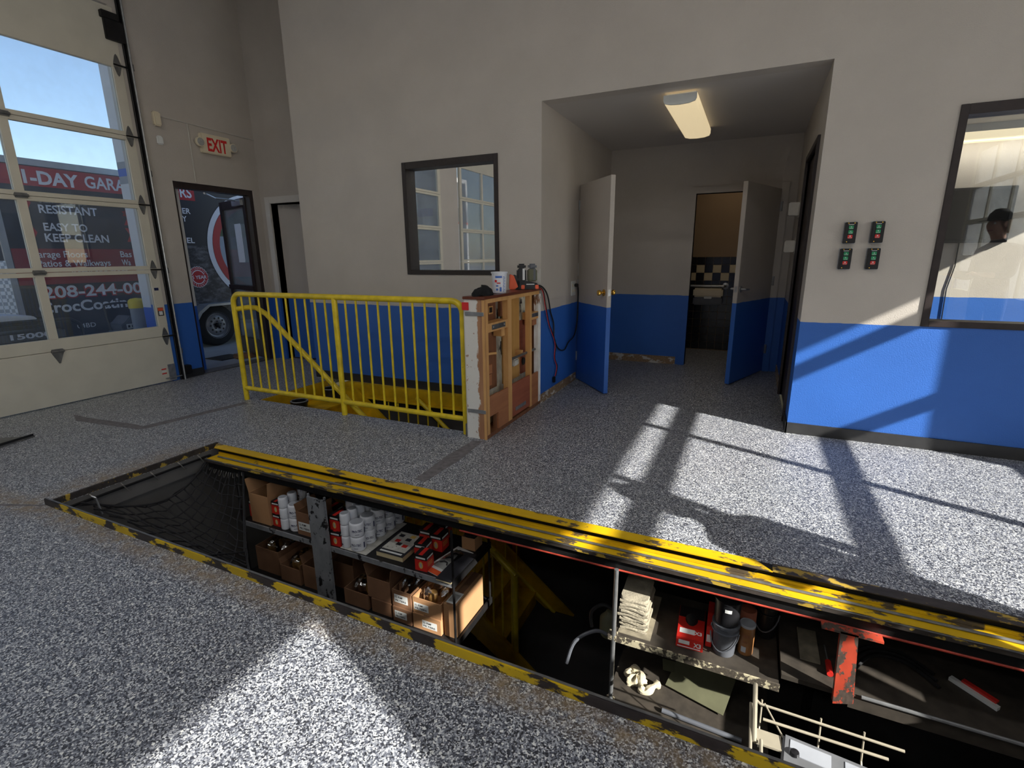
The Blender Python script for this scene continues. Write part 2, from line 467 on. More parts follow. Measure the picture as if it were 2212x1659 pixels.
# floor slab with the pit and the stairwell cut out
g = G()
for a, b, c, d in rects(XL - .18, XR + .18, -6.3, YW, [PIT, WELL]): g.box(a, b, c, d, -.14, 0)
g.box(-1.71, .345, YW, 6.57, -.14, 0); g.box(XL - .18, -4.52, YW, 4.93, -.14, 0); g.box(-.69, .19, 6.57, 6.67, -.14, 0); g.box(-1.4, .6, 6.67, 8.0, -.14, 0)
g.box(-5.72, -4.6, 4.93, 6.6, -.14, 0)
floor = struct(g.build('floor', 'floor_flake_epoxy'), 'grey and white flake epoxy garage floor with sunlit patches', 'floor')
def strip(p):
    g = G(); b = len(p); g.v = [(x, y, .0) for x, y in p] + [(x, y, .0015) for x, y in p]
    g.f = [tuple(range(b, 2 * b))] + [(i, (i + 1) % b, b + (i + 1) % b, b + i) for i in range(b)]
    return g.build('bare_strip', 'floor_bare_strip', floor, label='dark bare strip left in the flake floor')
strip([(-1.80, 2.39), (-1.72, 2.38), (-1.70, 2.8), (-1.73, 3.15), (-1.80, 3.13), (-1.82, 2.8)])
strip([(-5.44, 2.27), (-5.2, 2.18), (-4.45, 2.26), (-4.40, 2.32), (-4.6, 2.33), (-5.2, 2.27)])
strip([(-4.50, 2.33), (-4.41, 2.31), (-4.28, 3.15), (-4.36, 3.17)])
strip([(-4.2, .95), (-3.54, 1.23), (-3.53, 1.25), (-4.2, .98)])
# loose pile of unswept flakes in the recess corner
g = G()
random.seed(3)
for i in range(420):
    a = random.random() * 6.283; r = abs(random.gauss(0, .09)); x = -1.60 + r * math.cos(a) * 1.0; y = 5.02 + r * math.sin(a) * 1.6; x = max(-1.68, x)
    z = max(.002, .045 * math.exp(-(r / .09) ** 2) * random.random()); q = random.uniform(.003, .007)
    g.obox((x, y, z + .001), (q * 2, q * 1.6, .0012), random.random() * 6, random.uniform(-.4, .4), random.uniform(-.4, .4))
pile = g.build('loose_flakes', 'floor_flake_epoxy'); tag(pile, 'small heap of loose floor flakes in the recess corner', 'flakes', kind='stuff')
# main wall
W1 = (-3.145, -2.12, 1.18, 2.22); W2 = (1.055, 2.60, .862, 2.222)
struct(wall('wall_back', 'y', YW, 4.40, -4.52, XR, 0, CEIL, [W1, W2, (-1.71, .345, 0, 2.58)], TT), 'tall textured wall painted grey above and blue below', 'wall')
struct(wall('wall_return', 'x', -4.52, -4.42, 4.40, 4.93, 0, CEIL, [], TT), 'short grey wall end beside the white framed doorway', 'wall')
D1 = (-.56, 3.46, 0, 3.74); EX = (3.815, 4.835, 0, 2.19); D2 = (-5.35, -1.25, 0, 3.74)
struct(wall('wall_left', 'x', XL - .18, XL, -6.3, 4.93, 0, CEIL, [D1, EX, D2], TT), 'shaded grey and blue wall with garage door and exit', 'wall')
struct(wall('wall_hall', 'y', 4.93, 5.05, XL - .18, -3.3, 0, CEIL, [(-5.72, -4.84, 0, 2.03)], TT), 'narrow shaded wall strip with white framed doorway', 'wall')
RD1 = (-.22, 3.30, 0, 3.74); RD2 = (-4.6, -.87, 0, 3.74)
struct(wall('wall_right', 'x', XR, XR + .18, -6.3, 7.4, 0, CEIL, [RD1, RD2, (4.7, 7.1, .9, 2.4)], TT), 'right hand wall with glazed garage doors to the sun', 'wall')
struct(wall('wall_front', 'y', -6.48, -6.3, XL - .18, XR + .18, 0, CEIL, [], TT), 'far end wall of the two bay workshop', 'wall')
struct(bx(XL - .18, XR + .18, -6.48, 5.05, CEIL, CEIL + .2).build('ceiling', 'ceiling_paint'), 'high flat ceiling of the workshop', 'ceiling')
# recess
struct(wall('wall_recess_left', 'x', -1.83, -1.71, 4.40, 6.57, 0, 2.58, [], TT), 'left side wall of the recess with outlets', 'wall')
struct(wall('wall_recess_back', 'y', 6.57, 6.67, -1.83, .45, 0, 2.58, [(-.69, .19, 0, 2.03)], TT), 'dim back wall of the recess with restroom doorway', 'wall')
struct(wall('wall_recess_right', 'x', .345, .445, 4.40, 6.57, 0, 2.58, [(4.60, 5.48, 0, 2.13)], TT), 'right side wall of the recess with dark doorway', 'wall')
struct(bx(-1.83, .445, 4.40, 6.67, 2.58, 2.70).build('ceiling_recess', 'ceiling_paint'), 'low ceiling over the recess', 'ceiling')
MATS['recess_ceiling'] = None
n = NB('recess_ceiling'); n.col(srgb(196, 190, 184)); n.bump(n.noise(n.co('World'), 110, 3), .2, .006); n.set(.6)
bpy.data.objects['ceiling_recess'].data.materials[0] = MATS['recess_ceiling']
# restroom behind
struct(bx(-1.4, .6, 7.78, 7.88, 0, 2.6).build('wall_restroom', 'restroom_wall'), 'tan upper restroom wall above dark tiles', 'wall')
struct(bx(-1.5, -1.4, 6.67, 7.88, 0, 2.6).build('wall_restroom_left', 'restroom_wall'), 'side wall of the restroom', 'wall')
struct(bx(.6, .7, 6.67, 7.88, 0, 2.6).build('wall_restroom_right', 'restroom_wall'), 'right side wall of the restroom', 'wall')
struct(bx(-1.5, .7, 6.67, 7.88, 2.6, 2.7).build('ceiling_restroom', 'ceiling_paint'), 'restroom ceiling', 'ceiling')
wt = empty('trim_1', (-.4, 7.78, 0)); struct(wt, 'black tile wainscot with cream checker band in restroom', 'tiles')
T = .1085; gp = .004
tb = G().box(-T / 2 + gp / 2, T / 2 - gp / 2, -.008, 0, gp / 2, T - gp / 2).mesh('tile', bevel=.0015)
tb.materials.append(MATS['tile_black']); tcm = tb.copy(); tcm.materials[0] = MATS['tile_cream']
for r in range(12):
    for c in range(12):
        cream = (r == 10 and c % 2 == 1) or (r == 9 and c % 2 == 0)
        o = bpy.data.objects.new('tile', tcm if cream else tb); COL.objects.link(o); o.parent = wt
        o.location = (-.50 + (c - 3) * T - .004, 0, r * T + .01)
# office behind the right window
struct(wall('wall_office_back', 'y', 7.2, 7.3, .445, XR, 0, 2.6, [], TT), 'office back wall seen through the window', 'wall')
struct(bx(.445, XR, 4.40, 7.2, 2.6, 2.7).build('ceiling_office', 'ceiling_paint'), 'office ceiling seen through the window', 'ceiling')
struct(bx(.445, XR, 4.40, 7.2, -.14, 0).build('floor_office', 'office_floor'), 'office floor', 'floor')
# dark room behind window 1
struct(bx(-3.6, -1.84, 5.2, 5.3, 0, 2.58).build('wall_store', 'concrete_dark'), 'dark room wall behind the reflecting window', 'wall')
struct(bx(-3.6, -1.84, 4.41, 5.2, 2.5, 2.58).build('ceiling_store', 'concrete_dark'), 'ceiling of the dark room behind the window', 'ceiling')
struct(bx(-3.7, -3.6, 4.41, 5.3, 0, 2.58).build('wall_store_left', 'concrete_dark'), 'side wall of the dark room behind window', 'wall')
# hall closet behind the white framed doorway
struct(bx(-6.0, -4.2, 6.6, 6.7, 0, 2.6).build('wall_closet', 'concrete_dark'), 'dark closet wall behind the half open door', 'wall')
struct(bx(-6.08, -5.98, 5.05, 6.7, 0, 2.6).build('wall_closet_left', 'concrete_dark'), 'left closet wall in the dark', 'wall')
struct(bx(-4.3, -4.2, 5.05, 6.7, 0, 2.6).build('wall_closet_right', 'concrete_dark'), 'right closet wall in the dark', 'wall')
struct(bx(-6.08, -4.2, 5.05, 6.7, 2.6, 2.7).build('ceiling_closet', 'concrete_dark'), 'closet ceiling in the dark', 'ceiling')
# baseboards
struct(bx(.335, XR, YW - .012, YW, 0, .085).build('baseboard_right', 'baseboard_black'), 'black rubber baseboard under the sunlit blue wall', 'baseboard')
struct(bx(.333, .345, YW - .012, 4.60, 0, .085).build('baseboard_recess_corner', 'baseboard_black'), 'black rubber baseboard wrapping the recess corner', 'baseboard')
struct(bx(-4.53, -1.88, YW - .012, YW, 0, .085).build('baseboard_back', 'baseboard_black'), 'black rubber baseboard above the stairwell', 'baseboard')
struct(bx(XL, XL + .012, 3.56, 3.815, 0, .09).build('baseboard_left', 'baseboard_black'), 'black rubber baseboard between garage door and exit', 'baseboard')
struct(bx(-1.71, -1.70, 4.27, 5.30, 0, .085).build('baseboard_recess_left', 'baseboard_stripped'), 'stripped baseboard strip with torn paint by the outlet wall', 'baseboard')
struct(bx(-1.70, -.80, 6.556, 6.57, 0, .095).build('baseboard_recess_back', 'baseboard_stripped'), 'stripped brown baseboard with torn white paint in recess', 'baseboard')
struct(bx(.335, .345, 5.56, 6.5, 0, .10).build('baseboard_recess_right', 'baseboard_stripped'), 'stripped baseboard by the dark doorway', 'baseboard')

# ---------------- windows
def window(n, r, matf, matg, label, gy, fwid=(.045, .04, .06, .042)):
    x0, x1, z0, z1 = r; w_ = empty('window_%d' % n, ((x0 + x1) / 2, YW, z0)); struct(w_, label, 'window')
    l, rr, t, b = fwid; e = .012
    for nm, q in (('frame_side', (x0, x0 + l, YW - e, 4.40, z0, z1)), ('frame_side', (x1 - rr, x1, YW - e, 4.40, z0, z1)), ('frame_head', (x0 + l, x1 - rr, YW - e, 4.40, z1 - t, z1)), ('frame_sill', (x0 + l, x1 - rr, YW - e, 4.40, z0, z0 + b))):
        bx(*q).build(nm, matf, w_, bevel=.002)
    bx(x0 + l, x1 - rr, gy, gy + .006, z0 + b, z1 - t).build('pane', matg, w_)
    return w_
window(1, W1, 'brown_frame_chipped', 'glass_mirror_tint', 'dark framed interior window reflecting the garage doors and sky', 4.335)
window(2, W2, 'brown_frame', 'glass_office', 'large dark framed office window cut off by right edge', 4.33, (.042, .04, .06, .04))

# ---------------- sectional garage doors
def hinge(parent, face, sgn, y, z, kind):
    """steel hinge on a garage door; kind side = diamond with roller, mid = block, tri = pointed leaf"""
    h = empty('hinge', (0, 0, 0)); h.parent = parent; h.location = Vector((face, y, z)) - origin(parent)
    f = lambda d: face + sgn * d
    if kind == 'side':
        for s in (1, -1):
            g = G(); poly = [(y - .035, z + s * .012), (y + .035, z + s * .012), (y + .012, z + s * .085), (y, z + s * .10), (y - .012, z + s * .085)]
            g.prism(poly, 'x', min(f(.002), f(.006)), max(f(.002), f(.006))); g.build('hinge_leaf', 'steel_grey', h)
        G().cyl((f(.012), y - .036, z), (f(.012), y + .11, z), .008, n=10).build('roller_stem', 'steel_black', h, True)
        G().lathe([(.0, -.012), (.024, -.012), (.028, 0), (.024, .012), (0, .012)], (f(.012), y + .115, z), 14, 'y', False).build('roller', 'steel_black', h, True)
    else:
        G().cyl((f(.012), y - .05, z), (f(.012), y + .05, z), .012, n=10).build('hinge_barrel', 'steel_grey', h, True)
        bx(min(f(.001), f(.012)), max(f(.001), f(.012)), y - .045, y + .045, z - .022, z + .022).build('hinge_leaf', 'steel_grey', h, bevel=.002)
        if kind == 'tri':
            G().prism([(y - .045, z - .02), (y + .045, z - .02), (y + .006, z - .115), (y - .006, z - .115)], 'x', min(f(.002), f(.007)), max(f(.002), f(.007))).build('hinge_point', 'steel_grey', h)
ROWS = [.632, 1.242, 1.907, 2.566, 3.19]     # rail centres; solid below and above
def garage(n, xface, sgn, ys, label, hinges=False, rw=.041, top=3.72):
    """xface: room-side plane; sgn: +1 room is at +x; ys: pane edges [(y0,y1),...] low to high"""
    y0, y1 = ys[0][0] - .09, ys[-1][1] + .09
    d = empty('door_%d' % n, (xface, (y0 + y1) / 2, 0)); struct(d, label, 'garage door')
    xa, xb = sorted((xface, xface - sgn * .05))
    bx(xa, xb, y0, y1, .012, .515).build('bottom_panel', 'door_cream', d, bevel=.003)
    bx(xa, xb, y0, y1, .519, ROWS[0]).build('rail', 'door_cream', d, bevel=.003)
    for k in (1, 2, 3):
        zc = ROWS[k]
        bx(xa, xb, y0, y1, zc - rw, zc - .002).build('rail', 'door_cream', d, bevel=.002); bx(xa, xb, y0, y1, zc + .002, zc + rw).build('rail', 'door_cream', d, bevel=.002)
    bx(xa, xb, y0, y1, ROWS[4], top).build('top_panel', 'door_cream', d, bevel=.003)
    lo = [ROWS[0]] + [ROWS[k] + rw for k in (1, 2, 3)]; hi = [ROWS[k] - rw for k in (1, 2, 3)] + [ROWS[4]]
    for a, b in zip(lo, hi):
        bx(xa, xb, y0, ys[0][0], a, b).build('stile', 'door_cream', d); bx(xa, xb, ys[-1][1], y1, a, b).build('stile', 'door_cream', d)
        for (p0, p1), (q0, q1) in zip(ys, ys[1:]): bx(xa, xb, p1, q0, a, b).build('stile', 'door_cream', d)
        for p0, p1 in ys:
            xm = (xa + xb) / 2; bx(xm - .003, xm + .003, p0, p1, a, b).build('pane', 'glass_clear', d)
    if hinges:
        for z in (.517, 1.242, 1.907, 2.566, 3.21): hinge(d, xface, sgn, y1 - .045, z, 'side')
        for (p0, p1), (q0, q1) in zip(ys, ys[1:]):
            yc = (p1 + q0) / 2
            hinge(d, xface, sgn, yc, .517, 'tri')
            for z in (1.242, 1.907, 2.566): hinge(d, xface, sgn, yc, z, 'mid')
        # small stickers and bottom bracket
        bx(xface, xface + .002, y1 - .075, y1 - .03, 1.02, 1.05).build('warning_sticker', 'print_navy', d)
        bx(xface, xface + .002, y1 - .078, y1 - .028, .86, 1.0).build('instruction_sticker', 'door_cream', d)
        bx(xface, xface + .002, y1 - .078, y1 - .018, .745, .835).build('warning_sticker', 'box_black', d); bx(xface, xface + .003, y1 - .076, y1 - .02, .80, .832).build('warning_sticker_head', 'orange_plastic', d)
        bx(xface, xface + .003, y1 - .068, y1 - .03, .755, .795).build('warning_sticker_picture', 'label_white', d)
        for z in (.10, .125, .15): bx(xface, xface + .002, y1 - .15, y1 - .10, z, z + .012).build('bottom_sticker', 'red_ink' if z != .125 else 'label_white', d)
        bx(xface, xface + .006, y1 - .08, y1, .02, .20).build('bottom_bracket', 'zinc', d, bevel=.002)
        G().cyl((xface + .02, y1 - .13, .05), (xface + .02, y1 + .05, .05), .007).build('bottom_roller_stem', 'zinc', d, True)
        bx(xface, xface + .035, y1 - .11, y1 + .06, 3.42, 3.60).build('top_bracket', 'steel_black', d, bevel=.004)
        bx(xface, xface + .05, y1 - .13, y1 + .02, 3.60, 3.66).build('top_bracket_arm', 'steel_black', d, bevel=.004)
    return d
def panes(top, w_, st, n): return sorted([(top - k * (w_ + st) - w_, top - k * (w_ + st)) for k in range(n)])
door1 = garage(1, XL + .01, 1, panes(3.40, .92, .065, 4), 'closed cream sectional garage door with large glass panes', True)
garage(2, XL + .01, 1, panes(-1.42, .90, .065, 4), 'second cream glazed garage door mirrored in the window')
garage(3, XR - .01, -1, [(-.18, 0.04), (.10, 1.10), (1.16, 2.19), (2.25, 3.235)], 'sunlit glazed garage door on the right wall', rw=.05)
garage(4, XR - .01, -1, panes(-.93, .88, .065, 4), 'farther glazed garage door on the right wall', top=3.72)
# vertical roller track and header springs of door 1
tr = empty('door_track', (XL, 3.55, 0)); tag(tr, 'steel roller track beside the cream garage door', 'track')
bx(XL + .012, XL + .05, 3.545, 3.552, .0, 3.9).build('track_web', 'steel_black', tr)
G().cyl((XL + .05, 3.56, 0), (XL + .05, 3.56, 3.9), .010, n=8).build('track_lip', 'zinc', tr, True)
G().cyl((XL + .012, 3.535, 0), (XL + .012, 3.535, 3.9), .010, n=8).build('track_lip', 'steel_black', tr, True)
for z in (.3, 1.2, 2.2, 3.2): bx(XL, XL + .02, 3.545, 3.60, z, z + .06).build('track_bracket', 'steel_grey', tr)
bx(XL + .002, XL + .08, 3.57, 3.64, .06, .16).build('floor_sensor', 'steel_black', tr, bevel=.006)
struct(bx(XR + .18, XR + .92, -.6, 3.7, 3.28, 3.75).build('baffle', 'exterior_white'), 'flat awning added unseen outside the right hand garage door to cut sun', 'baffle')  # unseen slab added to block sun through the top panes

# ---------------- exit doorway, wall bits
ed = empty('door_5', (XL - .09, 4.3, 0)); struct(ed, 'dark framed glass exit door standing open outwards', 'door')
bx(XL - .14, XL - .02, 3.815, 3.845, 0, 2.19).build('jamb', 'brown_frame', ed); bx(XL - .14, XL - .02, 4.785, 4.835, 0, 2.19).build('jamb', 'brown_frame', ed)
bx(XL - .14, XL - .02, 3.845, 4.785, 2.125, 2.19).build('head', 'brown_frame', ed)
bx(XL - .18, XL, 3.82, 4.83, 0, .012).build('threshold', 'steel_grey', ed)
leaf = empty('leaf', (0, 0, 0)); leaf.parent = ed
def leafbox(nm, mat, u0, u1, z0, z1, t=.045, p=leaf):
    o = bx(0, 1, 0, 1, 0, 1); o.v = []; o.f = []; o.box(-u1, -u0, -t / 2, t / 2, z0, z1)
    me = o.mesh(nm, bevel=.003 if mat != 'glass_clear' else 0); me.materials.append(MATS[mat]); ob = bpy.data.objects.new(nm, me); COL.objects.link(ob); ob.parent = p; return ob
leafbox('leaf_stile', 'brown_frame', 0, .09, .02, 2.11); leafbox('leaf_stile', 'brown_frame', .84, .93, .02, 2.11)
leafbox('leaf_rail', 'brown_frame', .09, .84, 2.0, 2.11); leafbox('leaf_rail', 'brown_frame', .09, .84, .02, .25)
leafbox('leaf_pane', 'glass_clear', .09, .84, .25, 2.0, .008)
leafbox('push_bar', 'brown_frame', .02, .9, .93, .99, .10)
leafbox('closer_body', 'aluminium', .05, .35, 2.02, 2.09, .12)
leaf.location = Vector((XL - .10, 4.79, 0)) - ed.location; leaf.rotation_euler = (0, 0, -math.radians(18))
G().tube([(XL - .05, 4.2, 2.10), (XL - .35, 4.55, 2.09), (XL - .30, 4.86, 2.08)], .012, 8).build('closer_arm', 'aluminium', ed, True)
pn = empty('paper_notice', (0, 0, 0)); c18, s18 = math.cos(math.radians(18)), math.sin(math.radians(18))
def onleaf(u, off): return Vector((XL - .10 - u * c18 + off * s18, 4.79 + u * s18 - off * c18, 0))
pn.location = onleaf(.45, .034) + Vector((0, 0, 1.3)); pn.rotation_euler = (0, 0, -math.radians(18))
G().box(-.0, .21, -.002, 0, 0, .50).build('sheet', 'paper_white').parent = pn
G().box(.02, .23, -.004, -.003, .02, .48).build('sheet', 'paper_white').parent = pn
for o in pn.children: o.location = (o.location.x, o.location.y, o.location.z)
tag(pn, 'white paper sheets taped inside the open glass exit door', 'paper')
# exit sign
es = empty('exit_sign', (XL, 4.37, 2.53)); tag(es, 'beige emergency exit sign with two lamp heads above doorway', 'exit sign')
bx(XL, XL + .055, 4.19, 4.555, 2.535, 2.745).build('sign_box', 'beige_plastic', es, bevel=.008)
fit_text('EXIT', 'exit_letters', 'red_ink', 4.255, 4.505, .155, (XL + .0565, 4.255, 2.565), ROT_X, es, bold=.03)
for y, s in ((4.165, -1), (4.58, 1)):
    lh = empty('lamp_head', (0, 0, 0)); lh.parent = es; lh.location = (0, 0, 0)
    G().lathe([(.0, 0), (.035, .0), (.048, .02), (.05, .05), (.046, .056), (0, .056)], (XL + .02, y, 2.64), 20, 'x', False).build('lamp_shell', 'beige_plastic', lh, True)
    G().lathe([(.0, .058), (.02, .063), (.042, .056)], (XL + .02, y, 2.64), 20, 'x', False).build('lamp_lens', 'lens_clear', lh, True)
ms = tag(bx(XL, XL + .05, 3.70, 3.775, 2.72, 2.86).build('motion_sensor', 'beige_plastic', bevel=.012), 'beige wall sensor box high beside the garage door', 'sensor')
tag(bx(XL, XL + .025, 3.71, 3.78, 2.54, 2.63).build('sensor_box', 'label_white', bevel=.012), 'small white rounded box below the beige sensor', 'sensor')
cg = empty('conduit', (XL, 4.2, 2.2)); tag(cg, 'thin grey wire conduit running over the exit sign', 'conduit')
GG = 'white_paint'
G().tube([(XL + .008, 3.775, 2.83), (XL + .008, 4.93, 2.80)], .007, 6).build('conduit_run', GG, cg, True)
G().tube([(XL + .008, 4.08, 2.825), (XL + .008, 4.08, 2.2)], .006, 6).build('conduit_drop', GG, cg, True)
# white framed hall door
hd = empty('door_6', (-5.3, 4.93, 0)); struct(hd, 'white framed doorway with a grey door ajar beside exit', 'door')
for nm, q in (('jamb', (-5.80, -5.72, 4.90, 5.05, 0, 2.11)), ('jamb', (-4.84, -4.76, 4.90, 5.05, 0, 2.11)), ('head', (-5.72, -4.84, 4.90, 5.05, 2.03, 2.11))): bx(*q).build(nm, 'frame_paint_two_tone', hd, bevel=.003)
me = bx(0, .82, 0, .044, .01, 2.02).mesh('leaf'); me.materials.append(MATS[TT]); lf = bpy.data.objects.new('leaf', me); COL.objects.link(lf); lf.parent = hd
lf.location = Vector((-5.685, 5.0, 0)) - hd.location; lf.rotation_euler = (0, 0, math.radians(9))
for z in (.25, 1.05, 1.78): bx(-5.722, -5.70, 5.03, 5.075, z, z + .10).build('door_hinge', 'steel_black', hd)
bx(-5.72, -4.84, 5.00, 5.02, 0, .012).build('threshold', 'brown_frame', hd)

# ---------------- recess doors
def swing_door(n, hinge_xy, free_xy, label, knobmat, lever, ht, flip=1):
    hx, hy = hinge_xy; vx, vy = free_xy[0] - hx, free_xy[1] - hy; wd = math.hypot(vx, vy); a = math.atan2(vy, vx)
    d = empty('door_%d' % n, (0, 0, 0)); struct(d, label, 'door')
    bx(0, wd, -.0225, .0225, .012, ht).build('leaf', TT, d, bevel=.002)
    kz = 1.0
    for s in (1, -1):
        k = empty('knob', (0, 0, 0)); k.parent = d
        G().lathe([(0, 0), (.032, 0), (.032, .006), (.012, .01)], (wd - .065, s * .0225, kz), 18, 'y', False).build('rose', knobmat, k, True) if s == 1 else G().lathe([(0, 0), (.032, 0), (.032, -.006), (.012, -.01)], (wd - .065, s * .0225, kz), 18, 'y', False).build('rose', knobmat, k, True)
        if lever:
            G().cyl((wd - .065, s * .03, kz), (wd - .065, s * .075, kz), .011).build('spindle', knobmat, k, True)
            G().tube([(wd - .065, s * .07, kz), (wd - .09, s * .075, kz), (wd - .175, s * .068, kz - .004)], [.011, .011, .008], 10).build('lever', knobmat, k, True)
        else:
            G().lathe([(.011, s * .0), (.011, s * .028), (.022, s * .036), (.028, s * .05), (.025, s * .064), (.0, s * .07)], (wd - .065, s * .0225, kz), 18, 'y', False).build('knob_ball', knobmat, k, True)
    bx(wd - .001, wd + .002, -.012, .012, kz - .03, kz + .03).build('latch_plate', 'zinc', d)
    for z in (.22, 1.0, 1.8): bx(-.012, .006, -.03 * flip - .006, -.03 * flip + .016, z, z + .10).build('door_hinge', 'zinc', d)
    d.location = (hx, hy, 0); d.rotation_euler = (0, 0, a)
    return d
swing_door(7, (-1.68, 5.33), (-1.225, 4.80), 'open grey and blue door with brass knob on the left', 'brass', False, 2.05)
swing_door(8, (.172, 6.545), (-.15, 5.68), 'open grey and blue restroom door with silver lever', 'zinc', True, 2.03, -1)
fr = empty('trim_2', (-.25, 6.57, 0)); struct(fr, 'painted frame around the restroom doorway', 'door frame')
for nm, q in (('jamb', (-.765, -.69, 6.545, 6.67, 0, 2.10)), ('jamb', (.19, .265, 6.545, 6.67, 0, 2.10)), ('head', (-.69, .19, 6.545, 6.67, 2.03, 2.10))): bx(*q).build(nm, TT, fr, bevel=.003)
fr = empty('trim_3', (.345, 5.04, 0)); struct(fr, 'dark brown frame around the right recess doorway', 'door frame')
for nm, q in (('jamb', (.325, .445, 4.55, 4.60, 0, 2.18)), ('jamb', (.325, .445, 5.48, 5.53, 0, 2.18)), ('head', (.325, .445, 4.60, 5.48, 2.13, 2.18))): bx(*q).build(nm, 'brown_frame', fr, bevel=.003)
dk = empty('door_9', (.40, 5.46, 0)); struct(dk, 'dark brown door filling the right recess doorway', 'door')
bx(.36, .40, 4.60, 5.48, .01, 2.13).build('leaf', 'brown_frame', dk)
for i, (z0, z1, nm) in enumerate(((1.70, 1.82, 'upper'), (1.36, 1.47, 'lower'))):
    e = empty('wall_bracket', (.345, 5.8, z0)); tag(e, 'white %s bracket box on the wall behind dark doorway' % nm, 'bracket', 'white brackets in the recess')
    bx(.335, .345, 5.72, 5.95, z0 - .02, z1 + .02).build('back_plate', 'white_paint', e, bevel=.003)
    bx(.245, .335, 5.74, 5.86, z0, z1).build('box', 'white_paint', e, bevel=.006)
# outlets in the recess
ol = empty('wall_outlet', (-1.71, 5.18, .94)); tag(ol, 'white double outlet with black plug above blue paint', 'outlet')
bx(-1.71, -1.704, 5.11, 5.25, .94, 1.09).build('cover_plate', 'label_white', ol, bevel=.002)
for y in (5.145, 5.215):
    for z in (.975, 1.03): bx(-1.705, -1.702, y - .014, y + .014, z, z + .03).build('socket', 'beige_plastic', ol, bevel=.001)
ol = empty('wall_switch', (-1.71, 5.37, 1.14)); tag(ol, 'slim white switch plate beside the left door edge', 'switch')
bx(-1.71, -1.704, 5.335, 5.41, 1.14, 1.27).build('cover_plate', 'label_white', ol, bevel=.002); bx(-1.705, -1.699, 5.365, 5.38, 1.185, 1.225).build('toggle', 'label_white', ol, bevel=.001)
# recess ceiling lamp
cl = empty('ceiling_lamp', (-.65, 5.15, 2.58)); tag(cl, 'long warm wraparound ceiling lamp in the recess', 'ceiling lamp')
bx(-.76, -.54, 4.56, 5.80, 2.545, 2.58).build('base', 'label_white', cl)
prof = [(-.775, 2.56), (-.775, 2.52), (-.765, 2.50), (-.72, 2.488), (-.65, 2.484), (-.58, 2.488), (-.535, 2.50), (-.525, 2.52), (-.525, 2.56)]
G().prism(prof, 'y', 4.52, 5.84).build('diffuser', 'lamp_diffuser', cl)
G().prism(prof, 'y', 4.508, 4.522).build('end_cap', 'label_white', cl)
G().prism(prof, 'y', 5.838, 5.85).build('end_cap', 'label_white', cl)
# restroom fittings
gb = empty('grab_bar', (-.6, 7.70, .90)); tag(gb, 'steel grab bar across the black restroom tiles', 'grab bar')
G().cyl((-1.0, 7.70, .915), (-.36, 7.70, .915), .017).build('bar', 'zinc', gb, True)
G().tube([(-.36, 7.70, .915), (-.345, 7.72, .915), (-.34, 7.77, .915)], .017).build('bend', 'zinc', gb, True)
G().lathe([(0, 0), (.045, 0), (.045, -.01), (.02, -.015)], (-.34, 7.77, .915), 18, 'y', False).build('flange', 'zinc', gb, True)
pd = empty('paper_dispenser', (-.55, 7.66, .65)); tag(pd, 'cream toilet paper dispenser with smoky lower cover', 'dispenser')
bx(-.75, -.36, 7.63, 7.77, .765, .885).build('upper_cover', 'beige_plastic', pd, bevel=.02)
bx(-.745, -.365, 7.635, 7.77, .655, .765).build('lower_cover', 'plastic_grey', pd, bevel=.015)
bx(-.60, -.50, 7.625, 7.64, .745, .78).build('latch', 'label_white', pd, bevel=.005)
for x in (-.65, -.46): G().cyl((x, 7.70, .70), (x + .09, 7.70, .70), .04, n=16).build('paper_roll', 'paper_white', pd, True)
# door control buttons
def buttons(x, z, label):
    b = empty('door_control', (x, YW, z)); tag(b, label, 'control box', 'garage door control boxes')
    bx(x, x + .07, YW - .045, YW - .003, z, z + .138).build('case', 'plastic_black', b, bevel=.003)
    bx(x - .004, x + .074, YW - .006, YW, z - .004, z + .142).build('back_plate', 'zinc', b)
    for k, (zz, mt, s) in enumerate(((.092, 'green_button', 'OPEN'), (.062, 'green_button', 'CLOSE'), (.031, 'red_button', 'STOP'))):
        p = bx(x + .021, x + .049, YW - .051, YW - .044, z + zz, z + zz + .023).build('button', mt, b, bevel=.002)
        fit_text(s, 'button_text', 'label_white', x + .024, x + .046, .005, (x + .024, YW - .0516, z + zz + .003), ROT_Y, p, bold=.02)
        if k < 2:
            sg = 1 if k == 0 else -1; zc = z + zz + .015
            G().prism([(x + .031, zc - sg * .003), (x + .039, zc - sg * .003), (x + .035, zc + sg * .004)], 'y', YW - .0518, YW - .051).build('arrow', 'label_white', p)
        else: bx(x + .031, x + .039, YW - .0518, YW - .051, z + zz + .012, z + zz + .019).build('square', 'label_white', p)
    bx(x + .018, x + .05, YW - .0462, YW - .045, z + .121, z + .124).build('brand_line', 'label_white', b)
    for px, pz in ((.018, .131), (.053, .131), (.02, .009)): G().lathe([(0, -.003), (.004, -.002), (.004, 0)], (x + px, YW - .045, z + pz), 10, 'y', False).build('screw', 'brass', b, True)
buttons(.535, 1.413, 'upper left black control box with two green and one red button')
buttons(.690, 1.413, 'upper right black control box with green and red buttons')
buttons(.528, 1.240, 'lower left black control box with green and red buttons')
buttons(.688, 1.240, 'lower right black control box with green and red buttons, nearest window')
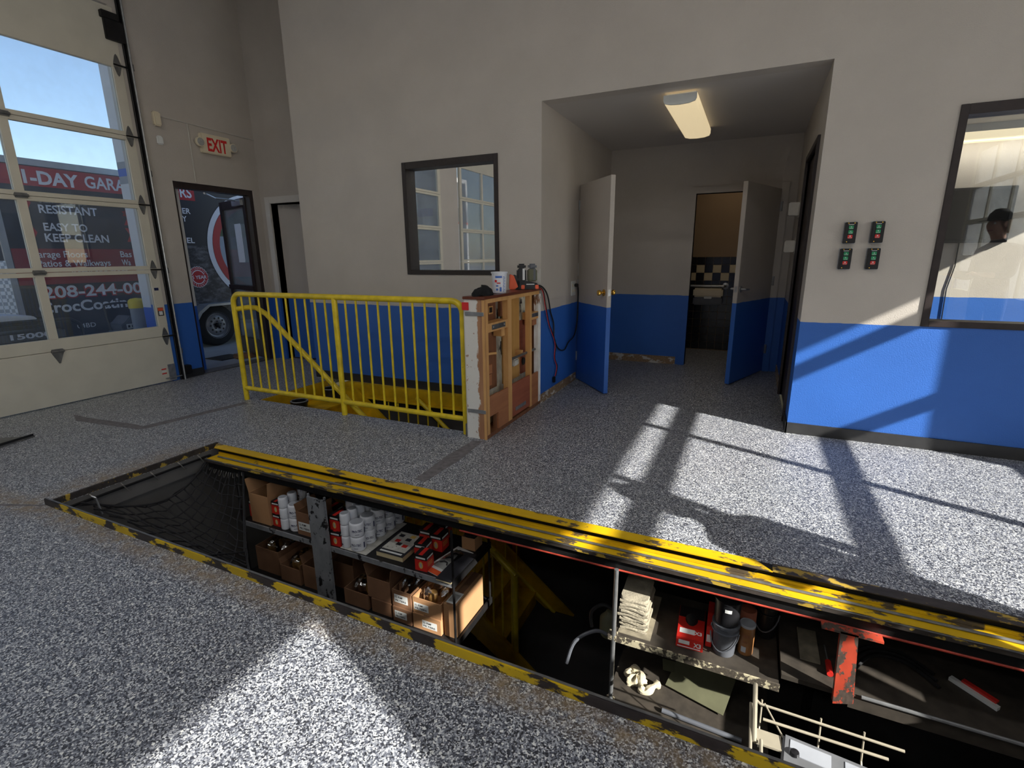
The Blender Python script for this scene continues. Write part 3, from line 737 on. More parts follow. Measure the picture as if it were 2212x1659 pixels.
# office things
tv = empty('television', (2.0, 7.16, 1.45)); tag(tv, 'black television on the office wall behind the window', 'television')
bx(1.66, 2.36, 7.14, 7.2, 1.44, 2.0).build('casing', 'plastic_black', tv, bevel=.006); bx(1.69, 2.33, 7.136, 7.141, 1.475, 1.975).build('screen', 'screen_black', tv)
tag(G().tube([(1.98, 7.19, 1.46), (1.985, 7.19, 1.2), (1.95, 7.19, .95), (1.96, 7.19, .6), (1.94, 7.19, .2), (1.95, 7.17, .005)], .006, 6).build('cable', 'cord_black', smooth=True), 'black cable hanging below the office television', 'cable')
ot = empty('office_lamp', (2.0, 7.1, 2.42)); tag(ot, 'long fluorescent lamp high in the office behind window', 'ceiling lamp')
bx(1.5, 3.3, 7.06, 7.2, 2.53, 2.6).build('base', 'label_white', ot); G().prism([(7.07, 2.53), (7.08, 2.44), (7.19, 2.44), (7.195, 2.53)], 'x', 1.5, 3.3).build('diffuser', 'office_tube', ot)
al = bpy.data.lights.new('office_light', 'AREA'); al.shape = 'RECTANGLE'; al.size = 1.6; al.size_y = .1; al.energy = 6; al.color = (1, .93, .82)
ao = bpy.data.objects.new('office_light', al); COL.objects.link(ao); ao.parent = ot; ao.location = (.4, -.1, -.01); ao.rotation_euler = (math.radians(35), 0, 0)
rl_ = empty('restroom_fill_lamp', (-.3, 7.2, 2.6)); tag(rl_, 'round warm fill lamp added unseen above the restroom tiles', 'ceiling lamp')  # lamp added out of view to brighten the dim restroom
G().lathe([(0, -.07), (.10, -.06), (.14, -.02), (.15, 0)], (-.3, 7.2, 2.6), 24, 'z', False).build('globe', 'lamp_diffuser', rl_, True); G().lathe([(.155, -.015), (.165, -.01), (.165, 0)], (-.3, 7.2, 2.6), 24, 'z', False).build('rim', 'zinc', rl_, True)
al = bpy.data.lights.new('restroom_fill_light', 'AREA'); al.shape = 'DISK'; al.size = .2; al.energy = 1.2; al.color = (1, .84, .62)
ao = bpy.data.objects.new('restroom_fill_light', al); COL.objects.link(ao); ao.parent = rl_; ao.location = (0, 0, -.075)

# ================================================================== FILL LAMPS (added overhead, out of view, to brighten the workshop)
for i, (x, y) in enumerate(((-3.4, -3.6), (1.2, -3.6), (-3.4, .4), (1.2, .4), (-1.1, -1.6))):
    lm = empty('fill_lamp', (x, y, CEIL)); tag(lm, 'unseen suspended fill lamp number %s from the doors' % ('one', 'two', 'three', 'four', 'five')[i], 'ceiling lamp', 'added overhead fill lamps')
    lm['label'] = ('unseen fill lamp nearest the far left garage door', 'unseen fill lamp nearest the far right garage door', 'unseen fill lamp over the near left bay', 'unseen fill lamp over the near right bay', 'unseen fill lamp between the two bays')[i]
    bx(x - .75, x + .75, y - .12, y + .12, 4.42, 4.47).build('housing', 'label_white', lm)
    for yy in (-.06, .06): G().cyl((x - .7, y + yy, 4.40), (x + .7, y + yy, 4.40), .016, n=10).build('tube', 'fill_tube', lm, True)
    for xx in (-.6, .6): G().cyl((x + xx, y, 4.47), (x + xx, y, CEIL), .006, n=6).build('hanger', 'steel_grey', lm)
    al = bpy.data.lights.new('fill_light', 'AREA'); al.shape = 'RECTANGLE'; al.size = 1.4; al.size_y = .3; al.energy = FILL_W; al.color = (1, .99, .975)
    ao = bpy.data.objects.new('fill_light', al); COL.objects.link(ao); ao.parent = lm; ao.location = (0, 0, 4.37 - CEIL)

# ================================================================== STAIRWELL
YG = 'yellow_rail_paint'
gr = empty('guard_railing', (-3.18, 3.25, 0)); tag(gr, 'yellow tubular guard railing in front of the stairwell', 'railing')
def arc(c, r, a0, a1, n, y): return [(c[0] + r * math.cos(math.radians(a0 + (a1 - a0) * k / n)), y, c[1] + r * math.sin(math.radians(a0 + (a1 - a0) * k / n))) for k in range(n + 1)]
RX0, RX1, RZ = -4.42, -1.925, 1.03
G().tube([(RX0, 3.25, 0)] + arc((RX0 + .09, RZ - .09), .09, 180, 90, 5, 3.25) + arc((RX1 - .09, RZ - .09), .09, 90, 0, 5, 3.25) + [(RX1, 3.25, 0)], .024, 12).build('top_frame', YG, gr, True)
G().cyl((RX0, 3.25, .12), (RX1, 3.25, .12), .021).build('bottom_rail', YG, gr, True)
G().cyl((-3.165, 3.25, 0), (-3.165, 3.25, RZ), .024).build('post', YG, gr, True)
bal = [RX0 + .115 + k * .1145 for k in range(10)] + [-3.049 + k * .1129 for k in range(10)]
for x in bal: G().cyl((x, 3.25, .125), (x, 3.25, RZ - .01), .009, n=8).build('baluster', YG, gr, True)
sr = empty('stair', (-4.3, 3.78, 0)); tag(sr, 'yellow steel stair going down into the pit basement', 'stair')
SL = .81
def noz(x): return -SL * (x + 4.17)
nst = 12; rise = 2.15 / nst; run = rise / SL
for k in range(nst - 1):
    x0 = -4.29 if k == 0 else -3.93 + (k - 1) * run; x1 = -3.91 + k * run if k else -3.91; z = -(k + 1) * rise
    bx(x0, x1, 3.34, 4.19, z - .02, z).build('tread', 'yellow_dirty', sr); bx(x1 - .022, x1 - .018, 3.34, 4.19, z - rise, z - .02).build('riser', 'yellow_dirty', sr)
bx(-4.298, -4.29, 3.30, 4.19, -.18, -.005).build('riser', 'yellow_dirty', sr)
for y in (3.30, 4.165):
    G().prism([(-4.29, -.06), (-4.29, -.34), (-1.60, -2.14), (-1.30, -2.14), (-3.85, -.06)], 'y', y - .005, y + .025).build('stringer', 'yellow_dirty', sr)
hr = empty('stair_handrail', (-3.0, 3.34, 0)); tag(hr, 'yellow pipe handrail sloping down behind the guard railing', 'handrail')
G().tube([(-4.42, 3.262, .885), (-4.27, 3.285, .905), (-4.20, 3.315, .90), (-4.09, 3.325, .846), (-1.55, 3.325, .846 - SL * 2.54)], .024, 12).build('top_rail', YG, hr, True)
G().cyl((-4.0, 3.325, -.10), (-1.55, 3.325, -.10 - SL * 2.45), .018).build('bottom_rail', YG, hr, True)
for k in range(16):
    x = -2.9 + k * .088; G().cyl((x, 3.325, -.10 - SL * (x + 4.0)), (x, 3.325, .846 - SL * (x + 4.09)), .009, n=8).build('baluster', YG, hr, True)
G().cyl((-1.55, 3.325, -2.15), (-1.55, 3.325, .846 - SL * 2.54), .026).build('newel_post', YG, hr, True)
h2 = empty('stair_handrail', (-3.0, 4.16, 0)); tag(h2, 'yellow pipe handrail low against the blue wall in stairwell', 'handrail')
G().cyl((-3.62, 4.16, -.44), (-1.5, 4.16, -.44 - SL * 2.12), .020).build('bottom_rail', YG, h2, True)
G().cyl((-3.05, 4.16, -.07), (-1.5, 4.16, -.07 - SL * 1.55), .022).build('top_rail', YG, h2, True)
for k in range(13):
    x = -3.42 + k * .125; zt = min(-.16, -.07 - SL * (x + 3.05)); zb = -.44 - SL * (x + 3.62); G().cyl((x, 4.16, zb), (x, 4.16, zt), .008, n=8).build('baluster', YG, h2, True)
ch = empty('wall_channel', (-3.1, 4.22, -.15)); tag(ch, 'yellow steel channel under the baseboard of the stairwell', 'beam')
bx(-4.05, -1.9, 4.20, YW, -.135, -.005).build('web', 'yellow_dirty', ch); bx(-4.05, -1.9, 4.17, YW, -.155, -.137).build('flange', 'yellow_dirty', ch)
tag(bx(-1.99, -1.93, 4.205, 4.262, -2.15, -.157).build('red_post', 'red_pipe'), 'dull red steel post at the end of the stairwell', 'post')
for i, (x, y, r, h, lab) in enumerate(((-4.13, 3.62, .080, .10, 'black tub with pale worn rim on the top stair tread'), (-4.09, 4.04, .085, .14, 'taller black tub on the stair beside blue wall'))):
    z = -rise
    b = empty('tub', (x, y, z)); tag(b, lab, 'tub', 'black tubs on the stair')
    G().lathe([(0, .001), (r * .92, .001), (r, h - .02), (r + .008, h - .02), (r + .008, h - .002), (r - .008, h - .002), (r * .85, .02), (0, .02)], (x, y, z), 24, 'z', False).build('pail', 'plastic_black', b, True)
    G().lathe([(r + .002, h - .004), (r + .010, h - .002), (r + .006, h + .004), (r - .006, h + .004), (r - .006, h - .002)], (x, y, z), 24, 'z', False).build('rim', 'post_painted', b, True)
# basement shell
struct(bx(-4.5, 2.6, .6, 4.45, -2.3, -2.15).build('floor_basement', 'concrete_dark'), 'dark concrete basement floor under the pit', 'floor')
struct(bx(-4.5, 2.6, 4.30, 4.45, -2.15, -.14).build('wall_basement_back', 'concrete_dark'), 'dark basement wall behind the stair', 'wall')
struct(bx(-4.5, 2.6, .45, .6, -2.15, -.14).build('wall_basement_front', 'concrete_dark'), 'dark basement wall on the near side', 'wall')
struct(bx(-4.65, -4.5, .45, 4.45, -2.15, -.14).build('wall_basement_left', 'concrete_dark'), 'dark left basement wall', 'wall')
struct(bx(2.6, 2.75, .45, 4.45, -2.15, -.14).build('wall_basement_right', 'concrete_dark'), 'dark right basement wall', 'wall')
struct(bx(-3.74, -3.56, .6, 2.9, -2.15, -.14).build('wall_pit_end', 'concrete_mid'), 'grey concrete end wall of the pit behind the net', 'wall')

# ================================================================== PIT FRAME
pf = empty('pit_frame', (-1.0, 1.26, 0)); tag(pf, 'chipped yellow steel frame lining the service pit opening', 'pit frame')
bx(-3.535, 1.575, 1.250, 1.266, -.15, .040).build('near_lip', 'yellow_chipped', pf, bevel=.003)
bx(-3.53, 1.57, 1.253, 1.262, .0402, .0415).build('near_lip_edge', 'steel_grey', pf)
bx(-3.535, 1.575, 1.265, 1.345, -.105, -.095).build('near_ledge', 'steel_black', pf)
bx(-3.535, 1.575, 1.338, 1.346, -.095, -.055).build('near_ledge_edge', 'steel_black', pf)
G().cyl((-3.5, 1.31, -.045), (1.55, 1.31, -.045), .0085, n=8).build('near_cable', 'steel_black', pf, True)
bx(-3.535, -3.519, 1.265, 2.30, -.022, .018).build('end_lip', 'yellow_chipped_dark', pf, bevel=.003); bx(-3.535, -3.519, 1.265, 2.30, -.15, -.022).build('end_lip_base', 'concrete_mid', pf)
bx(-3.520, -3.50, 1.345, 2.22, -.06, -.05).build('end_ledge', 'steel_black', pf)
# far side: flat bar, groove, lower rail with cable, web
G().prism([(-3.535, 2.30), (-3.47, 2.232), (.20, 2.232), (.13, 2.300)], 'z', .0005, .006).build('far_bar', 'yellow_worn', pf)
bx(.20, 1.57, 2.238, 2.300, .0005, .005).build('far_bar', 'yellow_chipped_dark', pf)
bx(-3.48, 1.57, 2.268, 2.30, -.055, .0004).build('far_upper_web', 'steel_black', pf)
bx(-3.46, 1.57, 2.250, 2.262, -.05, -.034).build('far_rail_lip', 'yellow_worn', pf, bevel=.002)
bx(-3.46, 1.57, 2.155, 2.268, -.062, -.05).build('far_rail', 'yellow_worn', pf)
bx(-3.46, 1.57, 2.145, 2.155, -.070, -.048).build('far_rail_edge', 'yellow_chipped_dark', pf); bx(-3.46, 1.57, 2.1435, 2.1455, -.050, -.046).build('far_rail_shine', 'zinc', pf)
G().cyl((-3.4, 2.205, -.043), (1.55, 2.205, -.043), .0065, n=8).build('far_cable', 'steel_grey', pf, True)
bx(-3.46, 1.57, 2.165, 2.30, -.122, -.062).build('far_web', 'steel_black', pf)
bx(1.56, 1.575, 1.265, 2.30, -.10, .018).build('end_lip', 'yellow_chipped_dark', pf)
tag(G().cyl((-1.35, 2.172, -.131), (1.5, 2.172, -.131), .007, n=10).build('red_bar', 'red_pipe', smooth=True), 'thin rusty red bar under the far pit edge', 'bar')
# safety net
random.seed(11)
def netpt(u, v):
    """u along the far edge from the end wall (0) to the gathered end (1), v from far edge (0) to near edge (1)"""
    a = Vector((-3.50 + .40 * u, 2.17, -.09)); b = Vector((-3.50 + (1.55 * u), 1.33 + .06 * (1 - u), -.055))
    p = a.lerp(b, v); s = math.sin(PI * v) * (.13 + .20 * u) + .05 * math.sin(PI * u) * (1 - v); p.x += .10 * (1 - u) * math.sin(PI * v)
    p.z -= s; p.y += .10 * math.sin(PI * v) * u; p.x -= .20 * u * math.sin(PI * v)
    return p
g = G(); NU, NV = 9, 13
for i in range(NU + 1):
    g.tube([netpt(i / NU, j / NV) + Vector((random.uniform(-.009, .009), random.uniform(-.009, .009), random.uniform(-.012, .012))) for j in range(NV + 1)], .0045, 5, False)
for j in range(1, NV):
    g.tube([netpt(i / NU, j / NV) + Vector((random.uniform(-.009, .009), random.uniform(-.009, .009), random.uniform(-.012, .012))) for i in range(NU + 1)], .0045, 5, False)
net = empty('safety_net', (-3.3, 1.8, -.2)); tag(net, 'dark rope safety net sagging in the left pit end', 'net')
g.build('mesh_cords', 'net_rope', net, True)
g = G().tube([netpt(0, j / 20) + Vector((.02, 0, .012)) for j in range(21)], .007, 6)
g.build('border_rope', 'net_rope', net, True)
G().tube([netpt(1, j / 20) for j in range(21)], .007, 6).build('border_rope', 'net_rope', net, True)
for i in range(9):
    p = netpt(i / 8, 0); G().tube([p + Vector((.012 * math.cos(t), .03 * math.sin(t) * .4, .03 * math.sin(t))) for t in [k * PI / 5 for k in range(10)]], .003, 5, closed=True).build('ring', 'chain_steel', net, True)
for y in (1.45, 1.62, 1.80, 1.98, 2.12):
    G().tube([(-3.50, y, -.02), (-3.475, y, -.03), (-3.47, y + .02, -.075), (-3.485, y + .04, -.08)], .004, 6).build('hook', 'chain_steel', net, True)
G().tube([(-3.46, 1.44, -.02), (-3.44, 1.45, -.03), (-3.43, 1.46, -.14)], .006, 6).build('hook_bar', 'zinc', net, True)
G().tube([netpt(1, .12), Vector((-2.6, 1.75, -.35)), Vector((-2.35, 1.36, -.08))], .005, 6).build('tie_rope', 'net_rope', net, True)

# ================================================================== LOW WALL (stripped) and things on it
lw = empty('half_wall', (-1.79, 3.73, 0)); tag(lw, 'stripped wooden half wall with open studs beside railing', 'half wall')
nb = NB('peeling_end'); pos = nb.co('World'); sx_ = nb.n('ShaderNodeSeparateXYZ'); nb.l(pos, sx_.inputs[0])
f_ = nb.math('ADD', sx_.outputs[0], nb.math('MULTIPLY', nb.math('SUBTRACT', nb.noise(nb.co('World', (2, 1, 1)), 6, 7, .65), .5), .13))
k_ = nb.ramp(nb.math('ADD', f_, 2.27), [(.498, (0, 0, 0)), (.502, (1, 1, 1))])
fl = nb.ramp(nb.noise(pos, 26, 6, .65), [(.36, (1, 1, 1)), (.38, (0, 0, 0))])
wd_ = nb.ramp(nb.noise(nb.co('World', (30, 30, 3)), 1, 5), [(.3, srgb(150, 104, 74)), (.7, srgb(184, 136, 100))])
nb.col(nb.mix(nb.math('MAXIMUM', k_, nb.math('MULTIPLY', fl, .8)), srgb(222, 219, 212), wd_)); nb.bump(k_, .3, .002); nb.set(.7)
bx(-1.872, -1.712, 3.188, 3.205, 0, 1.052).build('end_board', 'peeling_end', lw, label='end board with peeling white paint')
bx(-1.878, -1.872, 3.186, 3.215, 0, 1.05).build('edge_strip', 'white_paint', lw); bx(-1.728, -1.708, 3.184, 3.190, 0, 1.05).build('edge_strip', 'wood_stud', lw)
bx(-1.88, -1.70, 3.175, 4.268, 1.052, 1.072).build('cap_board', 'wood_cap', lw, bevel=.003)
bx(-1.88, -1.83, 3.205, 4.268, 0, 1.052).build('rear_panel', 'peeling_white_inner', lw)
for y0, y1, m_ in ((3.205, 3.245, 'wood_stud'), (3.575, 3.645, 'wood_stud'), (4.02, 4.06, 'wood_stud'), (4.215, 4.268, 'peeling_white')): bx(-1.755, -1.71, y0, y1, .03, 1.022).build('stud', m_, lw)
bx(-1.83, -1.755, 4.245, 4.268, .03, 1.022).build('inner_board', 'wood_dark', lw); bx(-1.83, -1.708, 3.205, 4.225, 1.022, 1.052).build('top_rail', 'wood_stud', lw); bx(-1.83, -1.71, 3.205, 4.268, 0, .03).build('sole_plate', 'wood_dark', lw)
bx(-1.80, -1.712, 3.245, 3.575, .808, .872).build('blocking', 'wood_stud', lw); bx(-1.80, -1.712, 4.06, 4.215, .808, .87).build('blocking', 'wood_stud', lw)
bx(-1.712, -1.708, 3.305, 3.53, .822, .858).build('metal_bracket', 'steel_grey', lw); bx(-1.712, -1.708, 4.065, 4.205, .83, .862).build('metal_bracket', 'steel_grey', lw)
for y in (3.325, 3.51): G().lathe([(0, .004), (.006, .003), (.008, 0)], (-1.708, y, .84), 8, 'x', False).build('bolt', 'zinc', lw, True)
bx(-1.80, -1.73, 3.50, 3.56, .745, .808).build('wood_block', 'wood_stud', lw); bx(-1.80, -1.72, 4.10, 4.19, .755, .808).build('wood_block', 'wood_mid', lw)
bx(-1.829, -1.815, 3.31, 3.575, .32, 1.02).build('inner_board', 'wood_dark', lw); bx(-1.829, -1.812, 3.70, 4.02, .31, 1.022).build('inner_board', 'wood_ply', lw); bx(-1.829, -1.815, 4.06, 4.215, .32, .80).build('inner_board', 'wood_red', lw)
bx(-1.829, -1.81, 3.645, 3.695, .88, 1.022).build('inner_board', 'wood_mid', lw)
bx(-1.725, -1.711, 3.39, 3.575, .03, .320).build('lower_panel', 'wood_mid', lw); bx(-1.725, -1.711, 3.245, 3.39, .165, .325).build('lower_panel', 'wood_mid', lw)
bx(-1.75, -1.725, 3.37, 3.40, .03, .165).build('hole_side', 'wood_dark', lw)
bx(-1.725, -1.711, 3.648, 4.02, .045, .325).build('lower_panel', 'wood_red', lw); bx(-1.725, -1.711, 4.06, 4.215, .03, .318).build('lower_panel', 'wood_mid', lw)
bx(-1.711, -1.706, 3.71, 3.92, .085, .115).build('metal_strap', 'zinc', lw)
G().cyl((-1.745, 3.64, .525), (-1.745, 4.22, .525), .011).build('pipe', 'steel_grey', lw, True)
bx(-1.81, -1.76, 3.80, 3.90, .44, .50).build('pipe_clip', 'paper_mat', lw, bevel=.01); bx(-1.81, -1.75, 3.93, 3.955, .52, .56).build('nail_block', 'wood_stud', lw)
G().cyl((-1.81, 4.10, .43), (-1.805, 4.10, .43), .035, n=18).build('knockout_hole', 'box_black', lw)
G().tube([(-1.80, 3.36, .62), (-1.78, 3.42, .62), (-1.765, 3.47, .615)], .010).build('dowel', 'wood_stud', lw, True)
bx(-1.815, -1.79, 3.38, 3.45, .46, .53).build('wood_block', 'wood_mid', lw); bx(-1.815, -1.80, 3.37, 3.46, .36, .45).build('wood_block', 'wood_mid', lw)
bx(-1.815, -1.80, 3.43, 3.50, .92, .98).build('cutout_edge', 'wood_stud', lw); bx(-1.802, -1.799, 3.44, 3.49, .93, .97).build('cutout', 'box_black', lw)
for z in (.935, .205): bx(-1.865, -1.712, 3.180, 3.187, z, z + .028).build('metal_strap', 'zinc', lw, bevel=.002)
bx(-1.885, -1.835, 3.176, 3.187, .975, 1.03).build('red_tape', 'red_ink', lw, label='red tape on the corner')
bx(-1.90, -1.872, 3.20, 3.27, 0, .10).build('base_scrap', 'plastic_grey', lw)
g = G().prism([(-1.775, 1.074), (-1.712, 1.074), (-1.7115, 1.235), (-1.722, 1.24), (-1.735, 1.20), (-1.752, 1.21), (-1.768, 1.18), (-1.76, 1.12)], 'y', YW - .002, YW); g.build('bare_patch', 'white_paint', bpy.data.objects['wall_back'])
# cap
cp = empty('cap', (-1.79, 3.31, 1.072)); tag(cp, 'crumpled black cloth cap on the half wall', 'cap')
def capf(u, v):
    a = 2 * PI * u; r = (.084 + .014 * math.sin(3 * a) + .006 * math.sin(11 * a + 6 * v)) * (math.cos(v * PI / 2) ** .6) ; return Vector((-1.79 + r * math.cos(a) * .8, 3.30 + r * math.sin(a) * 1.15, 1.0725 + .058 * math.sin(v * PI / 2) * (1 + .22 * math.sin(a + 1) + .10 * math.sin(4 * a + 5 * v)) + .006 * math.sin(5 * a) * (1 - v)))
G().grid(capf, 28, 8).build('crown', 'cloth_black', cp, True, angle=80)
G().grid(lambda u, v: Vector((-1.79 + (.07 + .055 * v) * math.cos(PI * (u - .5)) * .65, 3.355 + (.03 + .075 * v) * (.4 + .6 * math.sin(PI * u)), 1.0735 + .012 * math.sin(PI * u) * (1 - v * .6))), 12, 3).build('brim', 'cloth_black', cp, True)
# mixing cup
mc = empty('mixing_cup', (-1.79, 3.60, 1.072)); tag(mc, 'white plastic mixing cup with blue scale on half wall', 'cup')
G().lathe([(0, .003), (.049, .003), (.050, 0), (.052, .004), (.060, .148), (.065, .148), (.066, .158), (.061, .160), (.058, .150), (.050, .008), (0, .008)], (-1.79, 3.60, 1.0725), 32, 'z', False).build('cup', 'can_white', mc, True)
def curved(parent, name, mat, c, r0, r1, z0, z1, a0, a1, n=8):
    return G().grid(lambda u, v: Vector((c[0] + (r0 + (r1 - r0) * v + .0012) * math.cos(a0 + (a1 - a0) * u), c[1] + (r0 + (r1 - r0) * v + .0012) * math.sin(a0 + (a1 - a0) * u), z0 + (z1 - z0) * v)), n, 1).build(name, mat, parent, True)
plain('print_blue', srgb(70, 110, 190), .5, var=.05)
AIM = math.atan2(-3.6, 1.79)
cc = (-1.79, 3.60)
for (z0, z1, a0, a1, mt) in ((.115, .130, -.55, .35, 'print_blue'), (.082, .10, -.65, -.35, 'red_ink'), (.072, .080, -.35, .15, 'red_ink'), (.050, .060, -.5, -.15, 'print_blue'), (.012, .045, .02, .30, 'print_blue'), (.02, .035, -.5, -.2, 'print_blue')):
    curved(mc, 'print_patch', mt, cc, .0525 + .0555 * (z0 / 1.0), .0525 + .0555 * (z1 / 1.0), 1.0725 + z0, 1.0725 + z1, AIM + a0, AIM + a1)
for k in range(11):
    z = .012 + k * .011; curved(mc, 'scale_mark', 'print_blue', cc, .0525 + .055 * z, .0525 + .055 * (z + .004), 1.0725 + z, 1.0765 + z, AIM + .5, AIM + (.85 if k % 2 else .72), 4)
# battery charger
bc = empty('battery_charger', (-1.79, 4.02, 1.072)); tag(bc, 'orange and black battery charger with two tool batteries', 'charger')
bc.location = (0, 0, 0)
G().prism([(-.075, .001), (.105, .001), (.105, .045), (.02, .062), (-.06, .075)], 'y', -.05, .05).build('base', 'plastic_black', bc, bevel=.004)
G().prism([(-.105, .001), (-.06, .001), (-.035, .02), (-.065, .10), (-.10, .115)], 'y', -.052, .052).build('side_shell', 'orange_plastic', bc, bevel=.005)
G().prism([(-.062, .001), (-.03, .001), (-.02, .05), (-.055, .108), (-.072, .108)], 'y', -.05, .05).build('shell_band', 'plastic_black', bc, bevel=.004)
for u in (-.005, .098): bx(u - .013, u + .013, -.058, -.048, .004, .034).build('front_bumper', 'orange_plastic', bc, bevel=.003)
bx(.02, .08, -.0515, -.05, .036, .042).build('front_print', 'label_white', bc)
for u, m_, q in ((-.012, 'plastic_black', 'label_white'), (.068, 'tray_olive', 'plastic_grey')):
    bt = empty('battery', (0, 0, 0)); bt.parent = bc
    bx(u - .034, u + .034, -.035, .04, .058, .150).build('battery_body', m_, bt, bevel=.008); bx(u - .03, u + .032, -.03, .04, .148, .190).build('battery_top', 'plastic_black' if m_ == 'plastic_black' else 'plastic_grey', bt, bevel=.012)
    bx(u + .006, u + .022, -.0365, -.035, .07, .155).build('battery_label', q, bt)
bc.location = (-1.785, 4.045, 1.0725); bc.rotation_euler = (0, 0, .50); bc.scale = (1.15, 1.15, 1.12)
# leads
lead = lambda pts, r: [Vector((-1.690 + (.0), y, z)) for y, z in pts]
def smoothpath(pts, n=6):
    P = [Vector(p) for p in pts]; out = []
    for i in range(len(P) - 1):
        p0 = P[max(0, i - 1)]; p1 = P[i]; p2 = P[i + 1]; p3 = P[min(len(P) - 1, i + 2)]
        for k in range(n):
            t = k / n; out.append(.5 * ((2 * p1) + (-p0 + p2) * t + (2 * p0 - 5 * p1 + 4 * p2 - p3) * t * t + (-p0 + 3 * p1 - 3 * p2 + p3) * t ** 3))
    return out + [P[-1]]
bl = empty('power_cord', (-1.69, 4.8, .4)); tag(bl, 'black power cord looping from charger to wall outlet', 'cord')
pts = [(-1.745, 4.15, 1.10), (-1.70, 4.26, 1.085), (-1.682, 4.36, 1.0), (-1.69, 4.47, .83), (-1.69, 4.55, .72), (-1.69, 4.57, .57), (-1.69, 4.70, .45), (-1.69, 4.87, .41), (-1.69, 5.0, .47), (-1.69, 5.18, .51), (-1.69, 5.27, .63), (-1.69, 5.30, .79), (-1.69, 5.30, .92), (-1.685, 5.27, 1.02), (-1.68, 5.215, 1.045)]
G().tube(smoothpath(pts), .007, 8).build('wire', 'cord_black', bl, True); bx(-1.704, -1.665, 5.195, 5.232, 1.028, 1.062).build('plug', 'cord_black', bl, bevel=.006)
rl = empty('red_lead', (-1.69, 4.5, .2)); tag(rl, 'thin red and black lead with plug hanging down wall', 'cord')
pts = [(-1.745, 4.14, 1.095), (-1.695, 4.25, 1.06), (-1.688, 4.32, .91), (-1.69, 4.42, .73), (-1.69, 4.59, .53), (-1.69, 4.58, .38), (-1.69, 4.65, .28), (-1.688, 4.60, .19)]
G().tube(smoothpath(pts), .004, 6).build('red_wire', 'cord_red', rl, True); G().tube([p + Vector((.006, .006, 0)) for p in smoothpath(pts)], .0035, 6).build('black_wire', 'cord_black', rl, True)
bx(-1.704, -1.68, 4.57, 4.605, .13, .19).build('plug', 'cord_black', rl, bevel=.005)
# steel floor plate by the garage door
fp = empty('floor_plate', (-5.3, 1.6, 0)); tag(fp, 'bent dark metal plate on floor at left edge', 'plate')
G().prism([(-5.02, 1.82), (-4.96, 1.585), (-4.85, 1.2), (-5.35, 1.2), (-5.20, 1.68)], 'z', .001, .012).build('plate', 'steel_grey', fp)
G().prism([(-5.02, 1.815), (-4.96, 1.585), (-4.85, 1.2), (-4.87, 1.2), (-4.98, 1.585)], 'z', .012, .03).build('raised_edge', 'plastic_black', fp)

# ================================================================== PIT: LEFT SHELF
SZ, LZ = -.45, -.86
sh = empty('storage_shelf', (-2.25, 2.34, LZ)); tag(sh, 'black steel two tier shelf of filters and cartons in pit', 'shelf')
for z in (SZ, LZ):
    bx(-3.13, -1.385, 2.13, 2.58, z - .012, z).build('shelf_board', 'steel_black', sh)
    bx(-3.13, -1.385, 2.122, 2.13, z - .032, z + .002).build('front_lip', 'post_painted' if z == SZ else 'steel_black', sh); bx(-1.385, -1.372, 2.122, 2.58, z - .032, z + .012).build('side_lip', 'steel_black', sh)
for x, y in ((-1.378, 2.126), (-1.378, 2.56), (-3.12, 2.126), (-3.12, 2.56)): G().cyl((x, y, LZ - .03), (x, y, -.118), .0075, n=8).build('hanger_rod', 'steel_black', sh, True)
spo = empty('steel_post', (-2.36, 2.11, -2.15)); tag(spo, 'grey speckled steel channel post in front of the shelf', 'post')
bx(-2.435, -2.29, 2.100, 2.108, -2.15, -.112).build('web', 'post_painted', spo, bevel=.002); bx(-2.435, -2.427, 2.108, 2.120, -2.15, -.098).build('flange', 'post_painted', spo); bx(-2.298, -2.29, 2.108, 2.120, -2.15, -.098).build('flange', 'post_painted', spo)
tag(bx(-2.23, -2.02, 2.14, 2.56, SZ + .0003, SZ + .0025).build('paper_mat', 'paper_mat'), 'speckled white paper mat under the white filters', 'mat')

GRPC = 'white oil filters on the shelf'
def bent_text(parent, body, mat, r, z, h, a_mid, wid):
    cu = bpy.data.curves.new('print_name', 'FONT'); cu.body = body; cu.size = 1; cu.offset = .02; cu.resolution_u = 2
    to = bpy.data.objects.new('print_name', cu); me = bpy.data.meshes.new_from_object(to); bpy.data.objects.remove(to); bpy.data.curves.remove(cu)
    xs = [v.co.x for v in me.vertices]; x0, x1 = min(xs), max(xs)
    for v in me.vertices:
        a = a_mid + ((v.co.x - x0) / (x1 - x0) - .5) * wid / r; v.co = Vector(((r + .0016) * math.cos(a), (r + .0016) * math.sin(a), z + v.co.y / .73 * h))
    me.materials.clear(); me.materials.append(MATS[mat]); me.name = 'print_name'
    o = bpy.data.objects.new('print_name', me); COL.objects.link(o); o.parent = parent
def can_proto(r, h, big):
    e = empty('oil_filter', (0, 0, 0))
    G().lathe([(0, .001), (r * .9, .001), (r * .98, .006), (r, .012), (r, h - .014), (r * .96, h - .004), (r * .86, h), (0, h)], (0, 0, 0), 22, 'z', False).build('can', 'can_white', e, True)
    G().lathe([(0, h + .0005), (r * .84, h + .0005), (r * .84, h - .002)], (0, 0, 0), 22, 'z', False).build('lid', 'can_top', e, True)
    a = -2.2
    if big:
        bent_text(e, 'PRO-TEC', 'print_navy', r, h * .42, .016, -1.05, .062); a = -1.05; curved(e, 'print_line', 'print_navy', (0, 0), r, r, h * .24, h * .27, a - .3, a + .25, 6)
        curved(e, 'barcode', 'print_navy', (0, 0), r, r, h * .22, h * .62, a + 1.05, a + 1.25, 3)
    else:
        curved(e, 'print_line', 'print_navy', (0, 0), r, r, h * .3, h * .42, a - .5, a + .3, 5)
    return e
